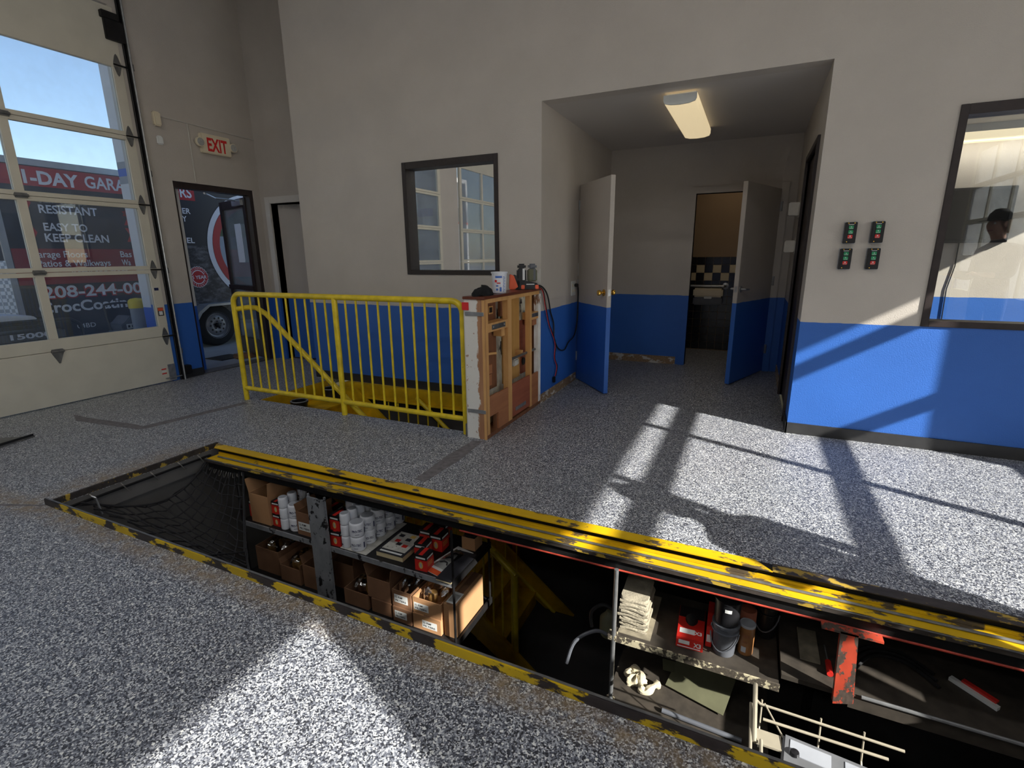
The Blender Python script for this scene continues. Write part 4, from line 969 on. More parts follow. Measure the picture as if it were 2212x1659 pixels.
def clone(p, loc, rz, label, group):
    c = copy_tree(p); c.location = loc; c.rotation_euler = (0, 0, rz); c['label'] = label; c['category'] = 'filter'; c['group'] = group
    return c
P_BIG = can_proto(.047, .095, True); P_SM = can_proto(.031, .078, False); P_TALL = can_proto(.046, .16, True)
ordn = ['first', 'second', 'third', 'fourth', 'fifth']
for k in range(5):
    for l in range(2):
        clone(P_BIG, (-2.113 + .004 * k, 2.182 + k * .0955, SZ + .0028 + l * .0962), random.uniform(-.25, .25), 'wide white oil filter %s in %s row back from the shelf front' % (('bottom', 'top')[l], ordn[k]), GRPC)
for k in range(5):
    for l in range(3):
        clone(P_SM, (-2.199 + .002 * k, 2.172 + k * .068, SZ + .0028 + l * .0792), random.uniform(-.4, .4), 'slim white oil filter %s of its stack, %s stack beside the wide filters' % (('bottom', 'middle', 'top')[l], ordn[k]), 'slim white oil filters beside the wide ones')
for k in range(3):
    clone(P_TALL, (-2.275 + .012 * k, 2.33 + k * .10, SZ + .0006 + .09), .1 * k, '%s tall white filter standing behind the grey post' % ordn[k].replace('first', 'nearest').replace('second', 'middle').replace('third', 'rearmost'), 'tall white filters behind the post')
    b = empty('filter_riser', (-2.275 + .012 * k, 2.33 + k * .10, SZ)); tag(b, 'white cap under the %s tall filter behind post' % ('nearest', 'middle', 'rearmost')[k], 'can', 'short white cans under tall filters')
    G().lathe([(0, .001), (.047, .001), (.048, .006), (.048, .084), (.045, .0895), (0, .0895)], (-2.275 + .012 * k, 2.33 + k * .10, SZ), 20, 'z', False).build('can', 'can_white', b, True)
for k in range(2):
    for l in range(3):
        clone(P_SM, (-2.745 + .002 * k, 2.175 + .075 * k, SZ + .0006 + l * .0792), .3 * k, 'slim white filter %s of the %s stack left of post' % (('bottom', 'middle', 'top')[l], ('front', 'rear')[k]), 'slim white filters left of the post')
for l in range(2): clone(P_BIG, (-2.665, 2.20, SZ + .0006 + l * .0962), .1, 'wide white filter %s beside the labelled carton' % ('bottom', 'top')[l], 'wide white filters left of the post')
for l in range(3): clone(P_SM, (-2.735, 2.33, SZ + .0006 + l * .0792), .5, 'slim white filter %s of rear stack behind carton' % ('bottom', 'middle', 'top')[l], 'slim white filters left of the post')
for p in (P_BIG, P_SM, P_TALL):
    for ch in list(p.children): bpy.data.objects.remove(ch)
    bpy.data.objects.remove(p)
# red and black filter boxes
def redbox(x, y, z, s, h, rz, label):
    b = empty('filter_box', (0, 0, 0)); tag(b, label, 'box', 'red and black filter boxes')
    bx(-s / 2, s / 2, -s / 2, s / 2, .0005, h * .70).build('carton', 'box_red', b); bx(-s / 2, s / 2, -s / 2, s / 2, h * .70, h).build('carton_top', 'box_black', b)
    bx(-s * .48, s * .48, -s * .42, s * .42, h, h + .0006).build('top_panel', 'box_black', b); bx(-s * .16, s * .16, -s * .5, s * .5, h + .0006, h + .0011).build('top_stripe', 'box_red', b)
    bx(-s * .40, s * .40, -s / 2 - .0006, -s / 2, h * .76, h * .86).build('white_line', 'label_white', b); bx(s / 2, s / 2 + .0006, -s * .40, s * .40, h * .76, h * .86).build('white_line', 'label_white', b)
    o = G().prism([(s * .18 * math.cos(t), h * .36 + h * .22 * math.sin(t)) for t in [k * PI / 8 for k in range(16)]], 'y', -s / 2 - .0006, -s / 2); o.build('gold_oval', 'gold_print', b)
    bx(-s * .07, s * .07, -s / 2 - .0011, -s / 2 - .0006, h * .24, h * .48).build('oval_filter', 'can_top', b)
    for zz in (.3, .4, .5): bx(s / 2, s / 2 + .0006, -s * .32, s * .30, h * zz, h * (zz + .025)).build('side_text_line', 'gold_print', b)
    b.location = (x, y, z); b.rotation_euler = (0, 0, rz)
redbox(-2.272, 2.182, SZ, .078, .105, .08, 'red filter box bottom of the pair beside the post')
redbox(-2.272, 2.190, SZ + .1065, .078, .105, .02, 'red filter box top of the pair beside the post')
redbox(-2.822, 2.20, SZ, .070, .092, 0, 'red filter box bottom of the pair beside open carton')
redbox(-2.822, 2.203, SZ + .0935, .070, .092, .05, 'red filter box top of the pair beside open carton')
redbox(-1.615, 2.188, SZ, .080, .105, .05, 'front red filter box alone at the shelf edge')
redbox(-1.690, 2.286, SZ, .080, .105, .10, 'red filter box just behind the front one')
redbox(-1.650, 2.405, SZ, .088, .115, .04, 'right red filter box in the rear pair')
redbox(-1.742, 2.425, SZ, .088, .115, .04, 'left red filter box in the rear pair')
redbox(-1.70, 2.522, SZ, .088, .115, .04, 'rearmost red filter box behind the rear pair')
redbox(-2.52, 2.40, SZ, .088, .115, .04, 'red filter box in the dark behind the labelled carton')
redbox(-3.09, 2.22, SZ, .06, .14, .04, 'red filter box at the far left shelf end')
# catalogue
bk = empty('catalogue', (-1.87, 2.24, SZ)); tag(bk, 'thick dog eared parts catalogue lying on shelf', 'book')
def rot_in(o, loc, rz): o.location = loc; o.rotation_euler = (0, 0, rz)
bk.location = (0, 0, 0)
bx(-.098, .098, -.125, .125, .002, .034).build('pages', 'tile_cream', bk); bx(-.10, .10, -.128, .128, .034, .036).build('cover', 'print_dark', bk); bx(-.10, .10, -.128, .128, .0005, .002).build('back_cover', 'print_dark', bk)
bx(-.085, .085, -.085, .12, .036, .0365).build('cover_picture', 'paper_mat', bk)
for (x, y, c) in ((-.04, .02, 'box_red'), (.02, .05, 'print_dark'), (.04, -.02, 'box_red'), (-.01, -.01, 'print_dark'), (-.05, .08, 'print_dark'), (.03, .09, 'gold_print')): bx(x - .018, x + .018, y - .015, y + .015, .0365, .0369).build('cover_part_photo', c, bk)
bx(-.08, .08, -.115, -.10, .0362, .0366).build('cover_title', 'label_white', bk)
rot_in(bk, (-1.865, 2.295, SZ), .02)
# blister pack
bp = empty('blister_pack', (0, 0, 0)); tag(bp, 'clear blister packs with grey clips on shelf corner', 'package')
bx(-.065, .065, -.15, .15, .001, .004).build('card', 'label_white', bp); bx(-.065, .065, -.15, -.11, .004, .0046).build('card_stripe', 'orange_plastic', bp)
G().grid(lambda u, v: Vector((-.05 + .1 * u, -.09 + .21 * v, .005 + .022 * (math.sin(PI * u) * math.sin(PI * v)) ** .4)), 8, 8).build('bubble', 'plastic_film', bp, True)
for y in (-.05, .0, .05, .09): G().tube([(-.03, y, .012), (-.01, y + .02, .014), (.015, y + .02, .014), (.03, y, .012)], .004, 6).build('clip', 'print_dark', bp, True)
rot_in(bp, (-1.515, 2.30, SZ), -.22)
b2 = empty('parts_booklet', (0, 0, 0)); tag(b2, 'flat booklet with red letters under the blister pack', 'booklet')
bx(-.05, .05, -.15, .15, .0005, .012).build('pages', 'tile_cream', b2); bx(-.052, .052, -.152, .152, .012, .014).build('cover', 'print_dark', b2); bx(.0525, .0535, -.12, -.05, .002, .011).build('spine_print', 'red_ink', b2)
rot_in(b2, (-1.435, 2.26, SZ), 0)
# cartons
def carton(x0, x1, y0, y1, z, h, label, mat='cardboard', open_=True, lab=None, flap=.06, content=None, rz=0):
    """cardboard box given by its base rectangle; open boxes have a hollow and flaps"""
    c = empty('carton', (0, 0, 0)); tag(c, label, 'carton', 'cardboard cartons in the pit'); w_, d_ = x1 - x0, y1 - y0; t = .004
    if open_:
        g = G(); g.box(-w_ / 2, w_ / 2, -d_ / 2, d_ / 2, .0005, t)
        for q in ((-w_ / 2, w_ / 2, -d_ / 2, -d_ / 2 + t), (-w_ / 2, w_ / 2, d_ / 2 - t, d_ / 2), (-w_ / 2, -w_ / 2 + t, -d_ / 2 + t, d_ / 2 - t), (w_ / 2 - t, w_ / 2, -d_ / 2 + t, d_ / 2 - t)): g.box(*q, t, h)
        g.build('body', mat, c)
        if flap:
            for s, k in ((1, 1.45), (-1, 1.32)):
                o = G(); x = s * w_ / 2; a = 1.0 * s
                o.obox((x + s * flap / 2 * math.cos(k), 0, h + flap / 2 * math.sin(k)), (flap, d_ - .004, .003), 0, -s * k); o.build('flap', mat, c)
    else:
        bx(-w_ / 2, w_ / 2, -d_ / 2, d_ / 2, .0005, h).build('body', mat, c, bevel=.002)
        bx(-.022, .022, -d_ / 2, d_ / 2, h, h + .0006).build('tape', 'cardboard_old', c)
    if lab:
        lx, lz, lwd, lht = lab
        bx(lx - lwd / 2, lx + lwd / 2, -d_ / 2 - .0008, -d_ / 2, lz, lz + lht).build('paper_label', 'label_white', c)
        for k, (a, b_) in enumerate(((.62, .86), (.2, .5))): fit_text('12 NAPA' if False else ('12 - PUMP' if k == 0 else 'FILTERS'), 'label_print', 'print_dark', 0, lwd * (.55 if k == 0 else .8), lht * .26, (lx - lwd * .42, -d_ / 2 - .0012, lz + lht * a - lht * .05), ROT_Y, c, bold=.03)
    if content == 'bag':
        random.seed(int(x0 * -1000)); 
        def bagf(u, v):
            a = 2 * PI * u; r = math.cos(v * PI / 2) ** .5; k = 1 + .13 * math.sin(5 * a + 3 * v) + .10 * math.sin(9 * a - 5 * v)
            return Vector((w_ * .44 * r * math.cos(a) * min(1, k), d_ * .44 * r * math.sin(a) * min(1, k), h * .72 + .075 * math.sin(v * PI / 2) * k))
        G().grid(bagf, 26, 8).build('plastic_bag', 'plastic_film', c, True, angle=25)
        for k in range(5): G().lathe([(0, -.03), (.028, -.03), (.031, 0), (.028, .03), (0, .03)], (random.uniform(-.28, .28) * w_, random.uniform(-.3, .3) * d_, h * .72), 12, 'z', False).build('bagged_part', 'cardboard_old' if k % 2 else 'wood_ply', c, True)
    c.location = ((x0 + x1) / 2, (y0 + y1) / 2, z); c.rotation_euler = (0, 0, rz)
    return c
carton(-3.05, -2.865, 2.15, 2.42, SZ, .215, 'tall open carton with raised flap at left of upper shelf', 'cardboard', True, None, .10)
carton(-2.612, -2.475, 2.155, 2.34, SZ, .165, 'carton with white paper label left of the post', 'cardboard_old', True, (.0, .035, .11, .06), .05)
carton(-1.515, -1.42, 2.455, 2.55, SZ, .085, 'small carton holding a black roll at rear shelf corner', 'cardboard', True, None, 0)
rollo = tag(G().lathe([(.0, .02), (.042, .02), (.044, .0), (.044, .06), (.02, .062), (.02, .03), (0, .03)], (-1.468, 2.50, SZ + .045), 20, 'z', False).build('tape_roll', 'plastic_black', smooth=True), 'black roll standing in the small rear carton', 'roll')
bxs = [
 (-1.478, -1.395, 2.16, 2.50, LZ, .225, 'tall closed tan carton at the right shelf end', 'cardboard', False, None, 0, None),
 (-1.692, -1.490, 2.142, 2.45, LZ, .105, 'bottom labelled carton of the stack beside tall carton', 'cardboard', False, (.02, .025, .105, .05), 0, None),
 (-1.692, -1.490, 2.150, 2.46, LZ + .107, .105, 'upper open carton of bagged parts beside tall carton', 'cardboard', True, (-.04, .02, .105, .05), .0, 'bag'),
 (-1.842, -1.702, 2.140, 2.45, LZ, .105, 'bottom carton with torn shiny label in second stack', 'cardboard_old', False, (-.01, .03, .09, .05), 0, None),
 (-1.842, -1.702, 2.146, 2.46, LZ + .107, .115, 'upper open labelled carton in second stack', 'cardboard_old', True, (-.005, .03, .10, .055), .0, 'bag'),
 (-2.020, -1.860, 2.150, 2.44, LZ, .10, 'plain bottom carton in third stack', 'cardboard_old', False, None, 0, None),
 (-2.045, -1.865, 2.155, 2.44, LZ + .102, .145, 'open topped brown carton with raised flap in third stack', 'cardboard_old', True, None, .08, None),
 (-2.240, -2.045, 2.145, 2.42, LZ, .11, 'low carton with bagged orange part right of the post', 'cardboard_old', True, None, 0, 'bag'),
 (-2.42, -2.25, 2.25, 2.52, LZ, .20, 'dark brown carton behind the post', 'cardboard_old', True, None, .06, None),
 (-2.62, -2.43, 2.16, 2.44, LZ, .17, 'open dark carton left of the post on lower shelf', 'cardboard_old', True, None, .06, None),
 (-2.83, -2.64, 2.15, 2.42, LZ, .12, 'lower shelf carton filled with wrapped glass parts', 'cardboard_old', True, None, .04, 'bag'),
 (-3.09, -2.86, 2.17, 2.45, LZ, .19, 'leftmost carton with crinkled film on lower shelf', 'cardboard_old', True, None, .0, 'bag')]
for q in bxs: carton(*q[:6], q[6], q[7], q[8], q[9], q[10], q[11])
lb = [o for o in bpy.data.objects if o.get('label', '').startswith('tall closed tan carton')][0]
p = bx(-.03, .03, -.165, -.06, .2260, .2266).build('shipping_label', 'label_white', lb) if False else None
sl_ = G().box(-.032, .032, -.155, -.05, .2257, .2264); me = sl_.mesh('shipping_label'); me.materials.append(MATS['label_white']); so_ = bpy.data.objects.new('shipping_label', me); COL.objects.link(so_); so_.parent = lb
for k in range(9):
    me = G().box(-.024 + k * .0055, -.0215 + k * .0055, -.14, -.07, .2264, .2268).mesh('barcode_bar'); me.materials.append(MATS['print_dark']); o = bpy.data.objects.new('barcode_bar', me); COL.objects.link(o); o.parent = lb

# ================================================================== PIT: RIGHT SHELF
RZ_, RL = -.50, -.905
rs = empty('work_shelf', (-.1, 2.35, RL)); tag(rs, 'dirty steel hanging shelf with rags and tins in pit', 'shelf')
chipped('shelf_dirty', srgb(196, 186, 156), srgb(60, 54, 46), .48, 34, .7)
plain('sheet_dirty', srgb(128, 120, 102), .8, var=.3, scale=20)
plain('shelf_grime', srgb(56, 50, 43), .7, var=.35, scale=16)
for z in (RZ_, RL):
    bx(-.485, .275, 2.165, 2.60, z - .02, z).build('shelf_board', 'shelf_grime', rs); bx(-.49, .278, 2.158, 2.166, z - .035, z + .003).build('front_lip', 'shelf_dirty', rs)
for x, y in ((-.462, 2.15), (-.462, 2.58), (.262, 2.58)): G().cyl((x, y, RL - .03), (x, y, -.118), .011, n=10).build('rod', 'zinc', rs, True)
for z in (RZ_, RL): bx(-.492, -.447, 2.14, 2.185, z - .02, z + .012).build('rod_clamp', 'shelf_dirty', rs, bevel=.004)
tag(bx(-.45, -.29, 2.19, 2.55, RZ_ + .0006, RZ_ + .004).build('shelf_tray', 'sheet_dirty'), 'pale grimy sheet under the folded rags', 'sheet')
random.seed(5)
for k in range(9):
    z0 = RZ_ + .0045 + k * .0195
    e = empty('folded_rag', (0, 0, 0)); tag(e, 'grey folded shop rag, %s in the stack on pit shelf' % ('lowest', 'second lowest', 'third lowest', 'fourth lowest', 'middle', 'fourth from top', 'third from top', 'second from top', 'topmost')[k], 'rag', 'stack of folded rags')
    dx, dy, r_ = random.uniform(-.008, .008), random.uniform(-.006, .006), random.uniform(-.05, .05)
    ph = random.random() * 6
    def rf(u, v, ph=ph):
        a = 2 * PI * u
        x = max(-1, min(1, 1.25 * math.cos(a))) * .066; y = max(-1, min(1, 1.25 * math.sin(a))) * .11
        zz = .0195 * v
        bul = 1 + .05 * math.sin(PI * v) + .03 * math.sin(4 * a + ph)
        return Vector((x * bul, y * bul, zz + .003 * math.sin(3 * a + ph) * (v)))
    g = G().grid(rf, 28, 4); b0 = len(g.v)
    top = [i * 5 + 4 for i in range(28)]; g.f.append(tuple(top)); g.f.append(tuple(reversed([i * 5 for i in range(28)])))
    g.build('cloth_fold', 'cloth_rag', e, True, angle=50)
    G().tube([(-.066 + .012 * q, -.112, .006 + .005 * math.sin(q * .5 + ph)) for q in range(12)], .0075, 6).build('fold_edge', 'cloth_rag', e, True)
    e.location = (-.385 + dx, 2.335 + dy, z0); e.rotation_euler = (0, 0, r_)
# red glove carton
gc = empty('glove_box', (0, 0, 0)); tag(gc, 'red glove carton with black glove poking out', 'box')
bx(-.062, .062, -.12, .12, .0006, .062).build('carton', 'box_red', gc, bevel=.002); bx(-.061, .061, .03, .118, .062, .0626).build('top_dark_print', 'box_black', gc)
G().prism([(.03 * math.cos(t) * 1.0, .02 + .045 * math.sin(t)) for t in [k * PI / 10 for k in range(20)]], 'z', .0622, .064).build('opening', 'box_black', gc)
G().grid(lambda u, v: Vector((.026 * math.cos(2 * PI * u) * math.cos(v * 1.5) * (1 + .2 * math.sin(6 * PI * u)), .01 + .04 * math.sin(2 * PI * u) * math.cos(v * 1.5), .064 + .03 * math.sin(v * 1.5))), 18, 6).build('glove', 'cloth_black', gc, True)
fit_text('X3', 'carton_logo', 'label_white', 0, .034, .026, (.018, -.1207, .020), ROT_Y, gc, bold=.03)
bx(-.05, .0, -.1208, -.12, .025, .045).build('carton_picture', 'label_white', gc); bx(-.055, .05, -.1208, -.12, .008, .012).build('carton_text_line', 'label_white', gc)
bx(-.05, .02, -.09, -.055, .0622, .0627).build('carton_picture', 'label_white', gc); fit_text('X3', 'carton_logo', 'label_white', 0, .034, .026, (.018, -.085, .0628), (0, 0, 0), gc, bold=.03)
rot_in(gc, (-.115, 2.335, RZ_), .04)
g2 = empty('glove_box', (0, 0, 0)); tag(g2, 'narrow red carton wedged against the grey pail', 'box')
bx(-.014, .014, -.10, .10, .0006, .115).build('carton', 'box_red', g2, bevel=.002); bx(-.010, .010, -.1006, -.10, .03, .07).build('carton_picture', 'label_white', g2); rot_in(g2, (-.030, 2.37, RZ_), .02)
# pails
def pail(x, y, r, h, label, mat, bail=True):
    p = empty('pail', (0, 0, 0)); tag(p, label, 'pail', 'dark pails on pit shelf')
    G().lathe([(0, .001), (r * .82, .001), (r * .86, .005), (r, h), (r + .006, h), (r + .006, h + .012), (r - .006, h + .012), (r * .8, .01), (0, .01)], (0, 0, 0), 26, 'z', False).build('body', mat, p, True)
    G().lathe([(r * .97, h * .80), (r + .005, h * .80), (r + .005, h * .84), (r * .97, h * .84)], (0, 0, 0), 26, 'z', False).build('ring', mat, p, True)
    if bail: G().tube([((r + .008) * math.cos(t), -(r + .012) * math.sin(t) * .9, h * .82 - .09 * math.sin(t)) for t in [k * PI / 12 for k in range(13)]], .0035, 6).build('bail_handle', 'plastic_grey', p, True)
    rot_in(p, (x, y, RZ_), -.3); return p
p = pail(.040, 2.275, .056, .155, 'dark grey pail with wire handle beside the red carton', 'plastic_grey')
p2 = tag(G().lathe([(0, .0), (.05, .0), (.054, .004), (.058, .12), (.062, .12), (.062, .13), (0, .13)], (.04, 2.275, RZ_ + .169), 24, 'z', False).build('black_pail', 'plastic_black', smooth=True), 'black pail nested in top of the grey pail', 'pail')
bl_ = curved(p2, 'paper_sticker', 'label_white', (.04, 2.275), .0575, .0585, RZ_ + .25, RZ_ + .268, -1.75, -1.25, 4)
pail(.222, 2.478, .048, .17, 'black bucket in the dark beside the coffee tin', 'plastic_black')
ct = empty('coffee_tin', (.133, 2.315, RZ_)); tag(ct, 'brown coffee tin with grey lid on pit shelf', 'tin')
G().lathe([(0, .001), (.034, .001), (.035, .004), (.035, .150), (.034, .152), (0, .152)], (.133, 2.315, RZ_), 24, 'z', False).build('tin', 'coffee_tin', ct, True)
G().lathe([(.0355, .148), (.0365, .149), (.0365, .158), (.033, .160), (.032, .156), (0, .155)], (.133, 2.315, RZ_), 24, 'z', False).build('lid', 'can_top', ct, True)
for z0, z1, a0, a1, m_ in ((.10, .115, -2.2, -1.2, 'wood_dark'), (.07, .08, -2.0, -1.4, 'wood_dark'), (.02, .05, -2.1, -1.5, 'can_top')): curved(ct, 'print_swirl', m_, (.133, 2.315), .035, .035, RZ_ + z0, RZ_ + z1, a0, a1)
tag(G().lathe([(0, .001), (.04, .001), (.04, .15), (.036, .155), (0, .155)], (.135, 2.43, RZ_), 22, 'z', False).build('spray_can', 'wood_red', smooth=True), 'dull red tin behind the brown coffee tin', 'tin')
# lower right shelf
def crumple(name, label, x, y, z, rx, ry, h, mat, seed, arms=None):
    random.seed(seed); e = empty(name, (x, y, z)); tag(e, label, 'rag'); ph = [random.random() * 6 for _ in range(4)]
    def f(u, v):
        a = 2 * PI * u; r = math.cos(v * PI / 2) ** .5; k = 1 + .22 * math.sin(3 * a + ph[0]) + .14 * math.sin(7 * a + ph[1] + 4 * v)
        return Vector((x + rx * r * k * math.cos(a), y + ry * r * k * math.sin(a), z + .001 + h * math.sin(v * PI / 2) * (1 + .35 * math.sin(5 * a + ph[2]))))
    G().grid(f, 36, 10).build('cloth', mat, e, True, angle=60)
    return e
cr = crumple('crumpled_cloth', 'crumpled cream cloth on the lower pit shelf', -.37, 2.34, RL, .055, .04, .035, 'cloth_white', 3)
G().tube(smoothpath([(-.42, 2.34, RL + .02), (-.40, 2.39, RL + .03), (-.35, 2.37, RL + .035), (-.335, 2.30, RL + .02), (-.31, 2.27, RL + .015), (-.27, 2.33, RL + .02), (-.25, 2.36, RL + .012)]), [.018 + .006 * math.sin(i) for i in range(37)], 8).build('cloth_twist', 'cloth_white', cr, True)
ty = empty('metal_tray', (-.05, 2.43, RL)); tag(ty, 'olive metal tray leaning on the lower pit shelf', 'tray')
G().obox((-.05, 2.42, RL + .05), (.30, .20, .004), -.25, 0, .35).build('tray_sheet', 'tray_olive', ty)
G().obox((-.03, 2.51, RL + .10), (.30, .012, .04), -.25, 0, .35).build('tray_rim', 'tray_olive', ty); G().obox((-.215, 2.46, RL + .06), (.07, .06, .004), .3, .2, .35).build('tray_corner', 'tray_olive', ty)
wb = empty('spray_bottle', (.03, 2.54, RL)); tag(wb, 'white tin with red and green print under shelf', 'tin')
G().lathe([(0, .001), (.036, .001), (.036, .12), (.030, .13), (.014, .135), (.014, .16), (0, .16)], (.03, 2.54, RL), 22, 'z', False).build('tin', 'can_white', wb, True)
curved(wb, 'print_red', 'red_ink', (.03, 2.54), .036, .036, RL + .06, RL + .10, -2.1, -1.1); curved(wb, 'print_green', 'green_button', (.03, 2.54), .036, .036, RL + .03, RL + .055, -2.1, -1.1)
tag(G().cyl((-.21, 2.20, RL + .014), (.16, 2.184, RL + .014), .012, n=12).build('plastic_tube', 'plastic_grey', smooth=True), 'dark tube lying along the lower shelf front', 'tube')
# hoses and jug hanging left of the right shelf
hz = empty('hose', (-.6, 2.35, -.7)); tag(hz, 'black rubber hose curling beside the pit shelf', 'hose')
G().tube(smoothpath([(-.50, 2.30, -.64), (-.58, 2.27, -.60), (-.68, 2.22, -.66), (-.72, 2.2, -.80)]), .010, 8).build('tube', 'plastic_grey', hz, True)
G().tube(smoothpath([(-.50, 2.42, -.57), (-.58, 2.40, -.53), (-.64, 2.38, -.58), (-.63, 2.36, -.66)]), .010, 8).build('tube', 'black_rubber', hz, True)
jg = empty('jug', (-.56, 2.44, -.72)); tag(jg, 'clear greenish jug hung behind the shelf rod', 'jug')
G().lathe([(0, 0), (.05, 0), (.055, .02), (.055, .10), (.03, .13), (.02, .15), (0, .15)], (-.545, 2.42, -.72), 20, 'z', False).build('body', 'tray_olive', jg, True); G().tube([(-.49, 2.42, -.70), (-.485, 2.42, -.60), (-.53, 2.42, -.58)], .008, 8).build('handle', 'tray_olive', jg, True)

# ================================================================== PIT: RIGHT BENCH, POST, RACK
op = empty('orange_post', (.50, 2.16, -.8)); tag(op, 'rusty orange steel post hanging at the pit bench', 'post')
G().prism([(.455, -.125), (.515, -.118), (.54, -.45), (.47, -.475)], 'y', 2.120, 2.150).build('upright', 'orange_red_post', op); bx(.39, .60, 2.12, 2.16, -.135, -.126).build('top_plate', 'orange_red_post', op)
wbn = empty('workbench', (1.0, 2.4, -.45)); tag(wbn, 'dark steel workbench in the right end of pit', 'bench')
bx(.28, 1.56, 2.17, 2.75, -.47, -.448).build('top', 'shelf_grime', wbn); bx(.53, 1.56, 2.155, 2.17, -.50, -.435).build('front_edge', 'shelf_grime', wbn); G().cyl((.57, 2.152, -.43), (1.5, 2.152, -.43), .008, n=8).build('front_rod', 'zinc', wbn, True)
for x in (.45, 1.5): bx(x, x + .04, 2.6, 2.64, -2.15, -.47).build('leg', 'steel_black', wbn)
sd = empty('screwdriver', (.47, 2.36, -.448)); tag(sd, 'red handled screwdriver lying on pit bench', 'screwdriver')
G().tube([(.47, 2.24, -.434), (.47, 2.32, -.434)], [.013, .012], 10).build('handle', 'box_red', sd, True); G().cyl((.47, 2.32, -.434), (.468, 2.43, -.436), .003, n=8).build('shaft', 'zinc', sd, True)
tl = empty('red_tool', (1.0, 2.42, -.448)); tag(tl, 'long red and white tool on the dark bench', 'tool')
G().obox((1.0, 2.38, -.438), (.17, .022, .016), -.75).build('white_bar', 'label_white', tl); G().obox((1.02, 2.385, -.425), (.12, .02, .010), -.75).build('red_bar', 'box_red', tl)
tag(bx(.36, .44, 2.30, 2.52, -.447, -.440).build('sheet_plate', 'sheet_dirty'), 'scuffed pale plate on bench beside orange post', 'plate')
hs = empty('black_hose', (.75, 2.4, -.44)); tag(hs, 'black cables coiled on the bench behind post', 'cable')
for k in range(3): G().tube(smoothpath([(.56, 2.3 + .05 * k, -.435), (.65, 2.42 + .03 * k, -.42), (.78, 2.45 + .03 * k, -.43), (.88, 2.35 + .04 * k, -.437)]), .008, 6).build('cable', 'cord_black', hs, True)
rk = empty('wire_rack', (.4, 1.8, -.5)); tag(rk, 'cream wire rack hanging in the near right pit', 'rack')
WZ = -.40
def wr(pts, r, nm='wire'): G().tube(pts, r, 8).build(nm, 'wire_cream', rk, True)
wr([(.175, 1.925, WZ), (.19, 1.915, WZ - .004), (.66, 1.905, WZ)], .0055, 'top_wire'); wr([(.198, 1.84, WZ), (.60, 1.845, WZ)], .0055, 'lower_wire')
for x in (.195, .40, .54): wr([(x, 1.925, WZ + .01), (x, 1.90, WZ - .10), (x, 1.84, WZ - .14)], .0035, 'upright_wire')
wr([(.205, 1.92, WZ), (.27, 1.80, WZ - .02)], .0035, 'brace_wire')
wr([(.168, 1.97, WZ + .035), (.168, 1.73, WZ - .01)], .009, 'end_bar'); wr([(.155, 1.90, WZ), (.155, 1.68, WZ - .01)], .006, 'end_bar'); wr([(.19, 1.74, WZ), (.19, 1.60, WZ)], .006, 'hook_wire')
bx(.16, .26, 1.735, 1.80, WZ - .02, WZ - .012).build('rack_plate', 'wire_cream', rk)
cs = empty('blue_grey_case', (.40, 1.70, WZ - .05)); cs.name = 'tool_case'; tag(cs, 'silver plastic tool case on the wire rack', 'tool case')
G().obox((.43, 1.735, WZ - .03), (.34, .12, .05), -.10, 0, .15).build('shell', 'case_silver', cs, bevel=.008)
for dx in (-.08, .09): G().obox((.43 + dx, 1.745 - dx * .10, WZ - .0025), (.13, .055, .004), -.10, 0, .15).build('lid_panel', 'can_top', cs, bevel=.001)
G().obox((.41, 1.692, WZ - .011), (.05, .03, .004), -.10, 0, .15).build('paper_sticker', 'label_white', cs); G().lathe([(0, .0), (.016, 0), (.014, .012), (0, .014)], (.30, 1.735, WZ - .006), 14, 'z', False).build('knob', 'plastic_black', cs, True)

# ================================================================== OUTSIDE
struct(bx(-70, XL - .18, -60, 60, -.22, -.03).build('ground', 'concrete_out'), 'pale concrete apron outside the doors', 'ground')
struct(bx(XR + .18, 70, -60, 60, -.22, -.03).build('ground_right', 'concrete_out'), 'concrete apron outside the right hand doors', 'ground')
# pilaster between garage door and exit
pi_ = empty('pilaster', (-6.3, 3.8, 0)); struct(pi_, 'white outside pier with blue base and stripe', 'pier')
for z0, z1, m_ in ((-.03, .80, 'exterior_blue'), (.80, 2.17, 'exterior_white'), (2.17, 2.25, 'exterior_band'), (2.25, 2.33, 'exterior_blue'), (2.33, 2.40, 'exterior_band'), (2.40, 4.6, 'exterior_white')): bx(-6.55, -6.08, 3.64, 3.98, z0, z1).build('pier_band', m_, pi_)
p2_ = empty('pilaster', (-6.3, -.9, 0)); struct(p2_, 'white outside pier between the two garage doors', 'pier')
for z0, z1, m_ in ((-.03, .80, 'exterior_blue'), (.80, 2.17, 'exterior_white'), (2.17, 2.33, 'exterior_blue'), (2.33, 4.6, 'exterior_white')): bx(-6.55, -6.08, -1.12, -.68, z0, z1).build('pier_band', m_, p2_)
p3_ = empty('canopy_column', (-8.5, -5.2, 0)); struct(p3_, 'tall white column with grey and orange band outside', 'column')
for z0, z1, m_ in ((-.03, 2.3, 'exterior_white'), (2.3, 2.36, 'orange_plastic'), (2.36, 2.75, 'exterior_band'), (2.75, 3.6, 'exterior_white')): bx(-8.8, -8.2, -5.7, -5.1, z0, z1).build('column_band', m_, p3_)
